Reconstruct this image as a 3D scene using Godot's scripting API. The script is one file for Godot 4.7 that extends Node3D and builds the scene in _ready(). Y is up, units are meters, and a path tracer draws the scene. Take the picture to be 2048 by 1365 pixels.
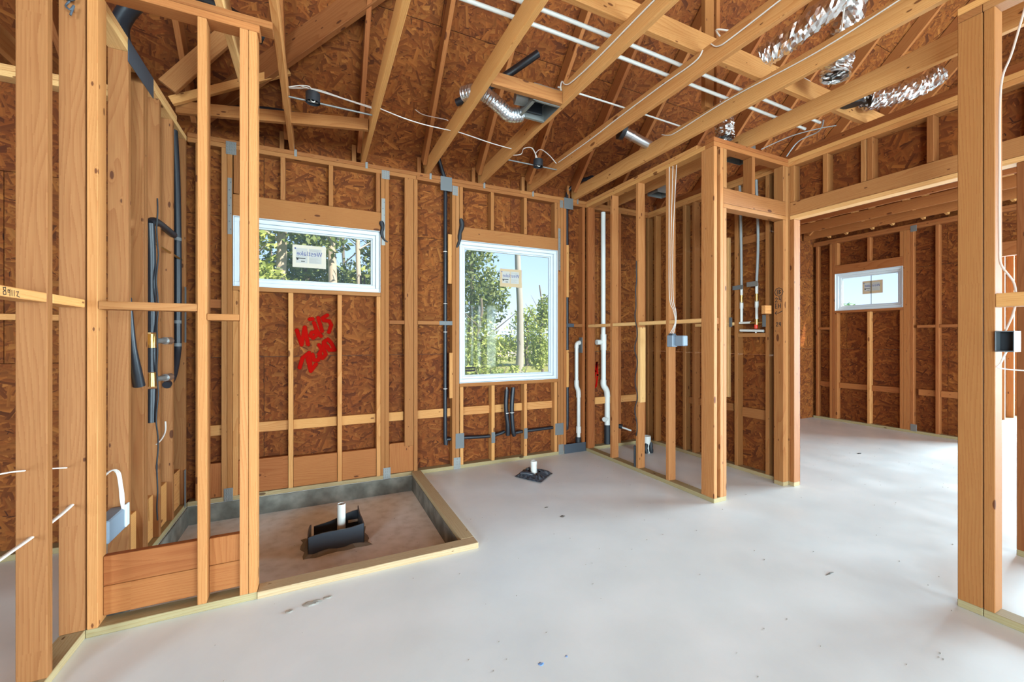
extends Node3D
# A house under construction: open stud framing round a bathroom, concrete slab, roof sheathing above.
# x runs right along the back wall, z towards the viewer, y up; metres.

const H := 3.077            # top of the wall plates
const ZB := -4.1965         # inner face of the back wall studs
const T := 0.038            # thickness of a stud
const D := 0.089            # depth of a 2x4
var rng := RandomNumberGenerator.new()
var wp := {}                # world position of each node
var M := {}
var tones := {}

# ------------------------------------------------------------------ shape helpers
func tri(st: SurfaceTool, p: Array, n: Vector3, uv: Array) -> void:
	var o := [0, 1, 2]
	if (p[1] - p[0]).cross(p[2] - p[0]).dot(n) > 0.0:
		o = [0, 2, 1]
	for i in o:
		st.set_normal(n)
		st.set_uv(uv[i])
		st.add_vertex(p[i])

func cbox(st: SurfaceTool, center: Vector3, size: Vector3, c := 0.0025, off := Vector2.ZERO, basis := Basis.IDENTITY, su := 0.35, sv := 2.5) -> void:
	# a box with chamfered edges; the grain runs along its longest side
	var h := size / 2.0
	c = minf(c, minf(h.x, minf(h.y, h.z)) * 0.5)
	var L := 0
	if size.y >= size.x and size.y >= size.z: L = 1
	elif size.z >= size.x and size.z >= size.y: L = 2
	var a1 := (L + 1) % 3
	var a2 := (L + 2) % 3
	var V := func(s: Array, f: int) -> Vector3:
		var v := Vector3.ZERO
		for k in 3:
			v[k] = s[k] * (h[k] if k == f else h[k] - c)
		return v
	var UV := func(v: Vector3) -> Vector2:
		return Vector2((v[a1] + v[a2]) / su + off.x, v[L] / sv + off.y)
	var emit := func(ps: Array, n: Vector3) -> void:
		var w := []
		var u := []
		for q in ps:
			w.append(center + basis * q)
			u.append(UV.call(q))
		var nn: Vector3 = (basis * n).normalized()
		tri(st, [w[0], w[1], w[2]], nn, [u[0], u[1], u[2]])
		if ps.size() == 4:
			tri(st, [w[0], w[2], w[3]], nn, [u[0], u[2], u[3]])
	for f in 3:
		var a := (f + 1) % 3
		var b := (f + 2) % 3
		for s in [-1, 1]:
			var n := Vector3.ZERO
			n[f] = s
			var q := []
			for k in [[-1, -1], [1, -1], [1, 1], [-1, 1]]:
				var sg := [0, 0, 0]
				sg[f] = s; sg[a] = k[0]; sg[b] = k[1]
				q.append(V.call(sg, f))
			emit.call(q, n)
	if c <= 0.0: return
	for f in 3:
		var a := (f + 1) % 3
		var b := (f + 2) % 3
		for s in [-1, 1]:
			for t in [-1, 1]:
				var n := Vector3.ZERO
				n[f] = s; n[a] = t
				var s1 := [0, 0, 0]
				s1[f] = s; s1[a] = t; s1[b] = -1
				var s2 := s1.duplicate()
				s2[b] = 1
				emit.call([V.call(s1, f), V.call(s2, f), V.call(s2, a), V.call(s1, a)], n)
	for x in [-1, 1]:
		for y in [-1, 1]:
			for z in [-1, 1]:
				var s := [x, y, z]
				emit.call([V.call(s, 0), V.call(s, 1), V.call(s, 2)], Vector3(x, y, z))

func begin() -> SurfaceTool:
	var st := SurfaceTool.new()
	st.begin(Mesh.PRIMITIVE_TRIANGLES)
	return st

func obj(parent: Node, called: String, mesh: Mesh, mat: Material, at := Vector3.ZERO) -> MeshInstance3D:
	# one named mesh under parent; "at" is its place in the world
	var o := MeshInstance3D.new()
	o.name = called
	o.mesh = mesh
	o.material_override = mat
	o.position = at - wp.get(parent, Vector3.ZERO)
	wp[o] = at
	parent.add_child(o, true)
	return o

func tag(o: Node, label: String, category: String, group := "", kind := "") -> void:
	if label: o.set_meta("label", label)
	if category: o.set_meta("category", category)
	if group: o.set_meta("group", group)
	if kind: o.set_meta("kind", kind)

func thing(called: String, label: String, category: String, at := Vector3.ZERO, group := "", kind := "") -> Node3D:
	var o := Node3D.new()
	o.name = called
	var n := 1
	while has_node(NodePath(o.name)):
		o.name = "%s_%03d" % [called, n]
		n += 1
	add_child(o)
	o.position = at
	wp[o] = at
	tag(o, label, category, group, kind)
	return o

func ruv() -> Vector2:
	return Vector2(rng.randf(), rng.randf())

func pick(tone) -> Material:
	if tone is Material: return tone
	var l: Array = tones[tone]
	return l[rng.randi() % l.size()]

func lum(parent: Node, called: String, lo: Vector3, hi: Vector3, tone = "stud", c := 0.0025) -> MeshInstance3D:
	# a squared timber between two corners
	var st := begin()
	cbox(st, Vector3.ZERO, (hi - lo).abs(), c, ruv())
	return obj(parent, called, st.commit(), pick(tone), (lo + hi) / 2.0)

func beam(parent: Node, called: String, p0: Vector3, p1: Vector3, w: float, d: float, tone = "stud", up := Vector3.UP, c := 0.0025) -> MeshInstance3D:
	# a timber from p0 to p1, w across and d along "up"
	var z := (p1 - p0).normalized()
	var x := up.cross(z).normalized()
	var y := z.cross(x)
	var st := begin()
	cbox(st, Vector3.ZERO, Vector3(w, d, p0.distance_to(p1)), c, ruv(), Basis(x, y, z))
	return obj(parent, called, st.commit(), pick(tone), (p0 + p1) / 2.0)

func boxes(parent: Node, called: String, list: Array, mat: Material, c := 0.002) -> MeshInstance3D:
	# several boxes [lo, hi] that make one part
	var at: Vector3 = (list[0][0] + list[0][1]) / 2.0
	var st := begin()
	for b in list:
		cbox(st, (b[0] + b[1]) / 2.0 - at, (b[1] - b[0]).abs(), c, ruv())
	return obj(parent, called, st.commit(), mat, at)

func smooth(pts: Array, steps := 6) -> Array:
	var out := []
	for i in pts.size() - 1:
		var a: Vector3 = pts[maxi(i - 1, 0)]
		var b: Vector3 = pts[i]
		var c: Vector3 = pts[i + 1]
		var d: Vector3 = pts[mini(i + 2, pts.size() - 1)]
		for k in steps:
			out.append(b.cubic_interpolate(c, a, d, float(k) / steps))
	out.append(pts[-1])
	return out

func tube_into(st: SurfaceTool, pts: Array, radii, sides := 10, flat := 1.0, closed := true) -> void:
	var n := pts.size()
	var side := Vector3.ZERO
	var rings := []
	var norms := []
	var along := 0.0
	for i in n:
		var t: Vector3 = (pts[mini(i + 1, n - 1)] - pts[maxi(i - 1, 0)]).normalized()
		if i == 0:
			side = t.cross(Vector3.UP if absf(t.y) < 0.9 else Vector3.RIGHT).normalized()
		else:
			side = (side - t * side.dot(t)).normalized()
		var up := side.cross(t).normalized()
		var r: float = radii[i] if radii is Array else radii
		var ring := []
		var nn := []
		for k in sides:
			var a := TAU * k / sides
			ring.append(pts[i] + side * cos(a) * r + up * sin(a) * r * flat)
			nn.append((side * cos(a) * flat + up * sin(a)).normalized())
		rings.append(ring)
		norms.append(nn)
	for i in n - 1:
		along += pts[i].distance_to(pts[i + 1])
		for k in sides:
			var k2 := (k + 1) % sides
			var v := [rings[i][k], rings[i][k2], rings[i + 1][k2], rings[i + 1][k]]
			var q := [norms[i][k], norms[i][k2], norms[i + 1][k2], norms[i + 1][k]]
			for tr in [[0, 1, 2], [0, 2, 3]]:
				var o: Array = tr
				var cr: Vector3 = (v[o[1]] - v[o[0]]).cross(v[o[2]] - v[o[0]])
				if cr.dot(q[o[0]] + q[o[1]] + q[o[2]]) > 0.0: o = [tr[0], tr[2], tr[1]]
				for e in o:
					st.set_normal(q[e])
					st.set_uv(Vector2(float(k) / sides, along))
					st.add_vertex(v[e])
	if closed:
		for e in [0, n - 1]:
			var t: Vector3 = (pts[1] - pts[0]).normalized() * -1.0 if e == 0 else (pts[n - 1] - pts[n - 2]).normalized()
			for k in sides:
				tri(st, [pts[e], rings[e][k], rings[e][(k + 1) % sides]], t, [Vector2.ZERO, Vector2.ZERO, Vector2.ZERO])

func tube(parent: Node, called: String, pts: Array, r, mat: Material, sides := 10, soft := 0, flat := 1.0, closed := true) -> MeshInstance3D:
	var at: Vector3 = pts[0]
	var l := []
	for p in (smooth(pts, soft) if soft else pts): l.append(p - at)
	var st := begin()
	tube_into(st, l, r, sides, flat, closed)
	return obj(parent, called, st.commit(), mat, at)

func pipe_open(parent: Node, called: String, a: Vector3, b: Vector3, r: float, wall: float, mat: Material, sides := 20) -> MeshInstance3D:
	# a pipe stub whose open top shows its wall thickness and bore
	var st := begin()
	var d := b - a
	tube_into(st, [Vector3.ZERO, d], r, sides, 1.0, false)
	tube_into(st, [d, d * 0.3], r - wall, sides, 1.0, false)
	var t := d.normalized()
	var s := t.cross(Vector3.RIGHT if absf(t.x) < 0.9 else Vector3.UP).normalized()
	var u := s.cross(t)
	for k in sides:
		var p := []
		for e in [[k, r], [k + 1, r], [k + 1, r - wall], [k, r - wall]]:
			p.append(d + (s * cos(TAU * e[0] / sides) + u * sin(TAU * e[0] / sides)) * e[1])
		tri(st, [p[0], p[1], p[2]], t, [Vector2.ZERO, Vector2.ZERO, Vector2.ZERO])
		tri(st, [p[0], p[2], p[3]], t, [Vector2.ZERO, Vector2.ZERO, Vector2.ZERO])
	return obj(parent, called, st.commit(), mat, a)

func strokes(parent: Node, called: String, lines: Array, o: Vector3, u: Vector3, v: Vector3, w: float, mat: Material) -> MeshInstance3D:
	# pen strokes on a surface: polylines in (u, v) metres from o, drawn as flat ribbons of width w
	var n := u.cross(v).normalized()
	var st := begin()
	for l in lines:
		for i in l.size() - 1:
			var a: Vector3 = u * l[i][0] + v * l[i][1]
			var b: Vector3 = u * l[i + 1][0] + v * l[i + 1][1]
			var t := (b - a).normalized()
			var s := n.cross(t) * w / 2.0
			a -= t * w * 0.35
			b += t * w * 0.35
			tri(st, [a - s, a + s, b + s], n, [Vector2.ZERO, Vector2.ZERO, Vector2.ZERO])
			tri(st, [a - s, b + s, b - s], n, [Vector2.ZERO, Vector2.ZERO, Vector2.ZERO])
	return obj(parent, called, st.commit(), mat, o)

func sheet_rects(r: Rect2, holes: Array) -> Array:
	# a sheet with rectangular holes cut from it, as rectangles
	var out := [r]
	for h in holes:
		var nx := []
		for q in out:
			if not q.intersects(h):
				nx.append(q)
				continue
			var i: Rect2 = q.intersection(h)
			if i.position.y > q.position.y: nx.append(Rect2(q.position, Vector2(q.size.x, i.position.y - q.position.y)))
			if i.end.y < q.end.y: nx.append(Rect2(q.position.x, i.end.y, q.size.x, q.end.y - i.end.y))
			if i.position.x > q.position.x: nx.append(Rect2(q.position.x, i.position.y, i.position.x - q.position.x, i.size.y))
			if i.end.x < q.end.x: nx.append(Rect2(i.end.x, i.position.y, q.end.x - i.end.x, i.size.y))
		out = nx
	return out

func osb(parent: Node, r: Rect2, holes: Array, o: Vector3, u: Vector3, v: Vector3, mat: Material = null, called := "sheathing_panel") -> void:
	# one sheet of strand board in the plane (u, v) through o, 12 mm thick behind it, 3 mm gap all round
	var n := u.cross(v).normalized()
	var g := Rect2(r.position + Vector2(0.002, 0.002), r.size - Vector2(0.004, 0.004))
	var rects := sheet_rects(g, holes)
	if rects.is_empty(): return
	var c := g.get_center()
	var at := o + u * c.x + v * c.y - n * 0.006
	var st := begin()
	var off := ruv()
	for q in rects:
		var qc: Vector2 = q.get_center() - c
		var s: Vector2 = q.size
		var h := Vector3(s.x, s.y, 0.012) / 2.0
		var B := Basis(u, v, n)
		for f in 3:
			for sg in [-1, 1]:
				var nn := Vector3.ZERO
				nn[f] = sg
				var a := (f + 1) % 3
				var b := (f + 2) % 3
				var ps := []
				var us := []
				for k in [[-1, -1], [1, -1], [1, 1], [-1, 1]]:
					var p := Vector3.ZERO
					p[f] = sg * h[f]; p[a] = k[0] * h[a]; p[b] = k[1] * h[b]
					ps.append(B * (p + Vector3(qc.x, qc.y, 0)))
					us.append(Vector2(p.x + qc.x, p.y + qc.y) / 1.3 + off)
				tri(st, [ps[0], ps[1], ps[2]], B * nn, [us[0], us[1], us[2]])
				tri(st, [ps[0], ps[2], ps[3]], B * nn, [us[0], us[2], us[3]])
	obj(parent, called, st.commit(), mat if mat else pick("osb"), at)

func osb_grid(parent: Node, r: Rect2, holes: Array, o: Vector3, u: Vector3, v: Vector3, first := 2.44, tone = "osb") -> void:
	var y := r.position.y
	var row := 0
	while y < r.end.y - 0.01:
		var h := minf(1.22, r.end.y - y)
		var x := r.position.x
		var w := first if row % 2 == 0 else fposmod(first + 1.22, 2.44)
		if w < 0.1: w = 2.44
		while x < r.end.x - 0.01:
			w = minf(w, r.end.x - x)
			osb(parent, Rect2(x, y, w, h), holes, o, u, v, pick(tone))
			x += w
			w = 2.44
		y += h
		row += 1

# ------------------------------------------------------------------ materials
func std(col: Color, rough := 0.7, metal := 0.0) -> StandardMaterial3D:
	var m := StandardMaterial3D.new()
	m.albedo_color = col
	m.roughness = rough
	m.metallic = metal
	return m

func c8(r: float, g: float, b: float) -> Color:
	return Color(r / 255.0, g / 255.0, b / 255.0)

func wood_image(sd: int, early: Color, late: Color, freq: float, knots: int) -> ImageTexture:
	var W := 192
	var Hh := 1024
	var n1 := FastNoiseLite.new()
	n1.seed = sd
	n1.frequency = 0.01
	n1.fractal_octaves = 2
	var n2 := FastNoiseLite.new()
	n2.seed = sd + 7
	n2.frequency = 0.2
	n2.fractal_octaves = 1
	var r := RandomNumberGenerator.new()
	r.seed = sd
	var kn := []
	for i in knots:
		kn.append([r.randf_range(20, W - 20), r.randf_range(30, Hh - 30), r.randf_range(3.0, 6.0) if i % 4 == 0 else r.randf_range(1.0, 2.2)])
	var data := PackedByteArray()
	data.resize(W * Hh * 3)
	var dark := c8(92, 52, 26)
	var i3 := 0
	for y in Hh:
		for x in W:
			var t := x * freq + n1.get_noise_2d(x * 0.9, y * 0.16) * 3.0
			var core := 0.0
			for k in kn:
				var dx: float = x - k[0]
				var dy: float = (y - k[1]) * 0.5
				var q: float = (dx * dx + dy * dy) / (k[2] * k[2])
				if q < 12.0:
					t += exp(-q * 0.35) * 2.2
					if q < 1.6: core = maxf(core, clampf((1.6 - q) * 1.2, 0.0, 0.7))
			var ring := fposmod(t, 1.0)
			var s := ring * ring * ring
			var f := n2.get_noise_2d(x * 2.0, y * 0.05) * 0.5
			var m := clampf(s * 0.5 + 0.22 + f * 0.4, 0.0, 1.0)
			var c := early.lerp(late, m)
			if core > 0.0: c = c.lerp(dark, core)
			data[i3] = int(c.r * 255.0)
			data[i3 + 1] = int(c.g * 255.0)
			data[i3 + 2] = int(c.b * 255.0)
			i3 += 3
	return ImageTexture.create_from_image(Image.create_from_data(W, Hh, false, Image.FORMAT_RGB8, data))

func osb_image(sd: int) -> ImageTexture:
	# strands of wood pressed at all angles
	var S := 1024
	var r := RandomNumberGenerator.new()
	r.seed = sd
	var im := Image.create(S, S, false, Image.FORMAT_RGB8)
	im.fill(c8(170, 110, 62))
	var pal := [c8(190, 138, 88), c8(178, 124, 76), c8(166, 112, 66), c8(202, 152, 102), c8(152, 100, 58), c8(184, 130, 80), c8(172, 116, 70), c8(214, 168, 118), c8(136, 88, 50), c8(194, 144, 94)]
	for i in 5200:
		var col: Color = pal[mini(int(r.randf() * r.randf() * 1.4 * pal.size()), pal.size() - 1)] if i % 3 else pal[r.randi() % pal.size()]
		var k := r.randf_range(0.92, 1.08)
		col = Color(col.r * k, col.g * k, col.b * k)
		var ln := int(r.randf_range(40, 120))
		var w := int(r.randf_range(8, 30))
		if i > 5080:
			col = c8(96, 60, 36)
			ln = int(r.randf_range(10, 34))
			w = int(r.randf_range(2, 6))
		var steep := r.randf() < 0.36
		var sl := r.randf_range(-0.7, 0.7)
		var cx := r.randf() * S
		var cy := r.randf() * S
		var bands := 2 if w > 7 else 1
		for b in bands:
			var cb := col if b == 0 else Color(col.r * 0.94, col.g * 0.93, col.b * 0.9)
			var bw := maxi(1, w / bands)
			for s in ln:
				var jag := 0
				if s < 5 or s > ln - 6: jag = r.randi() % 3
				var x := cx + s
				var y := cy + s * sl + b * bw
				if steep:
					x = cx + s * sl + b * bw
					y = cy + s
				var xi := posmod(int(x), S)
				var yi := posmod(int(y), S)
				if steep: im.fill_rect(Rect2i(xi, yi, maxi(1, bw - jag), 1), cb)
				else: im.fill_rect(Rect2i(xi, yi, 1, maxi(1, bw - jag)), cb)
	return ImageTexture.create_from_image(im)

func noise_tex(sd: int, freq: float, stops: Array, size := 1024, oct := 5, bump := false, strength := 1.0) -> NoiseTexture2D:
	var n := FastNoiseLite.new()
	n.seed = sd
	n.frequency = freq
	n.fractal_octaves = oct
	var t := NoiseTexture2D.new()
	t.width = size
	t.height = size
	t.seamless = true
	t.noise = n
	if bump:
		t.as_normal_map = true
		t.bump_strength = strength
	else:
		var g := Gradient.new()
		var offs := PackedFloat32Array()
		var cols := PackedColorArray()
		for s in stops:
			offs.append(s[0])
			cols.append(s[1])
		g.offsets = offs
		g.colors = cols
		t.color_ramp = g
	return t

func wood(tex: Texture2D, tint: Color, rough := 0.72) -> StandardMaterial3D:
	var m := std(tint, rough)
	m.albedo_texture = tex
	m.metallic_specular = 0.35
	return m

func make_materials() -> void:
	var A := wood_image(11, c8(228, 190, 140), c8(196, 146, 94), 0.11, 12)
	var B := wood_image(23, c8(220, 178, 128), c8(188, 132, 82), 0.06, 14)
	var C := wood_image(37, c8(232, 198, 146), c8(206, 160, 106), 0.16, 9)
	tones.stud = [wood(A, c8(180, 144, 112)), wood(B, c8(184, 152, 122)), wood(C, c8(176, 136, 102)), wood(B, c8(174, 138, 106)), wood(A, c8(188, 156, 128))]
	tones.joist = [wood(A, c8(226, 196, 162)), wood(C, c8(224, 190, 154)), wood(B, c8(228, 200, 168))]
	tones.near = [wood(A, c8(204, 166, 136)), wood(B, c8(208, 174, 146)), wood(C, c8(202, 162, 130))]
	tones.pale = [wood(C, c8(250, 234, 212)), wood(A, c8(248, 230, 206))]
	tones.left = [wood(A, c8(166, 132, 106)), wood(B, c8(170, 140, 114)), wood(A, c8(160, 126, 98))]  # same stud wood tinted darker to offset strong light on the left wall
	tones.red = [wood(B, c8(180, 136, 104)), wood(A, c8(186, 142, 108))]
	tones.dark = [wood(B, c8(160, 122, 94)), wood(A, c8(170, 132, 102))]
	tones.curb = [wood(A, c8(204, 214, 228)), wood(C, c8(200, 210, 222))]  # treated wood tinted paler to offset the weak grazing light on the curb
	tones.treated = [wood(A, c8(186, 198, 202)), wood(C, c8(178, 190, 192))]
	var o1 := osb_image(5)
	var o2 := osb_image(77)
	tones.osb = [wood(o1, c8(172, 132, 84), 0.8), wood(o2, c8(164, 122, 76), 0.8), wood(o1, c8(160, 118, 72), 0.8), wood(o2, c8(176, 138, 90), 0.8)]
	var conc := std(Color.WHITE, 0.5)
	conc.albedo_texture = noise_tex(3, 0.006, [[0.0, c8(214, 218, 217)], [0.45, c8(221, 225, 223)], [0.7, c8(225, 228, 226)], [1.0, c8(230, 232, 229)]], 1024, 6)
	conc.uv1_triplanar = true
	conc.uv1_world_triplanar = true
	conc.uv1_scale = Vector3(0.24, 0.24, 0.24)
	conc.roughness = 1.0
	conc.roughness_texture = noise_tex(9, 0.012, [[0.0, Color(0.28, 0.28, 0.28)], [0.5, Color(0.42, 0.42, 0.42)], [1.0, Color(0.6, 0.6, 0.6)]], 512, 5)
	conc.normal_enabled = true
	conc.normal_texture = noise_tex(15, 0.02, [], 512, 5, true, 0.6)
	conc.normal_scale = 0.08
	M.concrete = conc
	var rough_c := std(Color.WHITE, 0.85)
	rough_c.albedo_texture = noise_tex(31, 0.015, [[0.0, c8(206, 204, 196)], [0.4, c8(224, 224, 219)], [0.65, c8(230, 230, 226)], [1.0, c8(236, 236, 233)]], 1024, 6)
	rough_c.uv1_triplanar = true
	rough_c.uv1_world_triplanar = true
	rough_c.uv1_scale = Vector3(0.5, 0.5, 0.5)
	M.rough_concrete = rough_c
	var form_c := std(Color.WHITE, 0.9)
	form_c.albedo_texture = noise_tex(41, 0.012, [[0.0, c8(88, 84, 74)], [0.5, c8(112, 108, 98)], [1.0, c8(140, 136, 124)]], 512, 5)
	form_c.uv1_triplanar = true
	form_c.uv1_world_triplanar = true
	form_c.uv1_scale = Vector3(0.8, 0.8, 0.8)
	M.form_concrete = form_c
	M.vinyl = std(c8(202, 206, 208), 0.4)
	M.tape = std(c8(206, 210, 212), 0.5)
	var gl := std(Color(0.6, 0.66, 0.66, 0.05), 0.03)
	gl.transparency = BaseMaterial3D.TRANSPARENCY_ALPHA
	gl.metallic_specular = 0.15
	M.glass = gl
	M.galv = std(c8(134, 132, 127), 0.5, 0.6)
	M.plate = std(c8(104, 105, 104), 0.6, 0.3)
	M.dark_plate = std(c8(74, 80, 88), 0.55, 0.4)
	M.black = std(c8(30, 32, 36), 0.55)
	M.rubber = std(c8(26, 28, 34), 0.42)
	M.pvc = std(c8(212, 208, 199), 0.35)
	M.cpvc = std(c8(236, 228, 206), 0.4)
	M.pex_grey = std(c8(150, 149, 146), 0.45)
	M.cable = std(c8(220, 210, 198), 0.45)
	M.cable_pink = std(c8(196, 168, 150), 0.5)
	M.brass = std(c8(190, 150, 84), 0.3, 0.9)
	M.bluebox = std(c8(124, 136, 148), 0.5)
	M.greybox = std(c8(92, 96, 98), 0.5)
	M.red_plastic = std(c8(220, 60, 36), 0.45)
	M.ink = std(c8(36, 32, 30), 0.7)
	M.paper = std(c8(200, 188, 168), 0.8)
	M.paper_tan = std(c8(186, 160, 124), 0.8)
	M.print_blue = std(c8(62, 72, 128), 0.7)
	M.print_grey = std(c8(150, 144, 138), 0.8)
	M.steel = std(c8(206, 208, 210), 0.28, 0.95)
	var foil := std(c8(222, 220, 218), 0.22, 1.0)
	M.foil = foil
	M.mud = std(c8(128, 120, 106), 0.9)
	M.bark = std(c8(124, 114, 100), 0.9)
	M.wrap = std(c8(60, 52, 44), 0.9)

# ------------------------------------------------------------------ the scene
func _ready() -> void:
	rng.seed = 20240611
	# camera: level, turned 25.45 degrees to the right, 13.5 mm on full frame
	var cam := Camera3D.new()
	cam.name = "camera"
	cam.projection = Camera3D.PROJECTION_FRUSTUM
	cam.near = 0.05
	cam.far = 300.0
	cam.size = 0.05 * 2.0 * 682.5 / 823.8
	cam.frustum_offset = Vector2(0.0, -0.05 * 2.9 / 823.8)
	cam.position = Vector3(0, 1.3735, 0)
	cam.rotation.y = -0.4442
	add_child(cam)
	# sky
	var we := WorldEnvironment.new()
	we.name = "world_environment"
	var env := Environment.new()
	var sm := ProceduralSkyMaterial.new()
	sm.sky_top_color = c8(132, 176, 232)
	sm.sky_horizon_color = c8(214, 230, 248)
	sm.sky_curve = 0.12
	sm.ground_bottom_color = c8(120, 116, 100)
	sm.ground_horizon_color = c8(206, 216, 226)
	sm.sky_energy_multiplier = 1.25
	sm.ground_energy_multiplier = 0.6
	sm.sun_angle_max = 4.0
	var sky := Sky.new()
	sky.sky_material = sm
	env.sky = sky
	env.background_mode = Environment.BG_SKY
	env.tonemap_mode = Environment.TONE_MAPPER_LINEAR
	env.tonemap_exposure = 1.06
	env.sdfgi_enabled = true
	env.ssao_enabled = true
	env.ssil_enabled = true
	we.environment = env
	add_child(we)
	# the sun stands high on the right, a little behind the viewer
	var sun := DirectionalLight3D.new()
	sun.name = "sun"
	sun.light_color = c8(255, 244, 226)
	sun.light_energy = 3.2
	sun.light_angular_distance = 0.6
	sun.shadow_enabled = true
	add_child(sun)
	sun.look_at_from_position(Vector3.ZERO, -Vector3(0.36, 0.82, 0.60), Vector3.UP)
	# unseen area lights: right inferred from bright studs, behind and left added as fill
	opening_light("daylight_right", Vector3(13.9, 1.5, 0.8), PI / 2, Vector2(6.2, 2.8), 560.0)
	opening_light("added_fill_behind", Vector3(4.3, 1.52, 9.45), 0.0, Vector2(6.8, 2.9), 255.0)

	opening_light("added_fill_left", Vector3(-4.62, 1.5, 5.6), -PI / 2, Vector2(6.0, 2.8), 190.0)

	make_materials()
	build_floor()
	build_back_wall()
	build_shower_walls()
	build_closet()
	build_right()
	build_shell()
	build_ceiling()
	build_windows()
	build_plumbing()
	build_electric()
	build_ducts()
	build_small()
	build_outside()

func opening_light(called: String, at: Vector3, turn: float, size: Vector2, e: float) -> void:  # area light standing in for daylight through an unseen opening
	var l := AreaLight3D.new()
	l.name = called
	l.light_color = c8(205, 236, 251)
	l.light_energy = e
	l.area_size = size
	l.area_range = 30.0
	l.shadow_enabled = true
	l.position = at
	l.rotation.y = turn
	add_child(l)

func v3(x: float, y: float, z: float) -> Vector3:
	return Vector3(x, y, z)

# ------------------------------------------------------------------ floor
func build_floor() -> void:
	var f := thing("floor", "pale grey troweled concrete slab with a sunken shower pan", "floor", Vector3.ZERO, "", "structure")
	var x0 := -4.7
	var x1 := 8.1
	var z0 := -4.34
	var z1 := 9.8
	var hx0 := -0.955
	var hx1 := 0.885
	var hz0 := ZB - 0.0
	var hz1 := -2.63
	# slab in four pieces round the hole of the shower pan
	var st := begin()
	for b in [[x0, hx0, z0, z1], [hx1, x1, z0, z1], [hx0, hx1, z0, hz0], [hx0, hx1, hz1, z1], [x1, 14.3, -2.85, z1]]:
		cbox(st, v3((b[0] + b[1]) / 2, -0.2, (b[2] + b[3]) / 2), v3(b[1] - b[0], 0.4, b[3] - b[2]), 0.0)
	obj(f, "slab", st.commit(), M.concrete)
	boxes(f, "shower_pan", [[v3(hx0, -0.3, hz0), v3(hx1, -0.15, hz1)]], M.rough_concrete, 0.0)
	# the formed faces of the pan: rough, darker concrete
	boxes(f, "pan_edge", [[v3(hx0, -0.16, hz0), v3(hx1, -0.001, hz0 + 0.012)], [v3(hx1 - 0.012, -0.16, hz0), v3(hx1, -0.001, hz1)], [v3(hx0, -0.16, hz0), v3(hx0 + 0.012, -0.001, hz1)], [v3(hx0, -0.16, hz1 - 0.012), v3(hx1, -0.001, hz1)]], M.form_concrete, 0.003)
	# curb of treated 2x4 laid flat round the pan
	var c := thing("shower_curb", "L-shaped curb of flat treated boards around the sunken shower pan", "curb", v3(0.9, 0, -3.3))
	lum(c, "front_board", v3(-0.28, 0, -2.63), v3(0.965, T, -2.54), "curb")
	lum(c, "side_board", v3(0.876, 0, ZB + 0.001), v3(0.965, T, -2.632), "curb")

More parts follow.
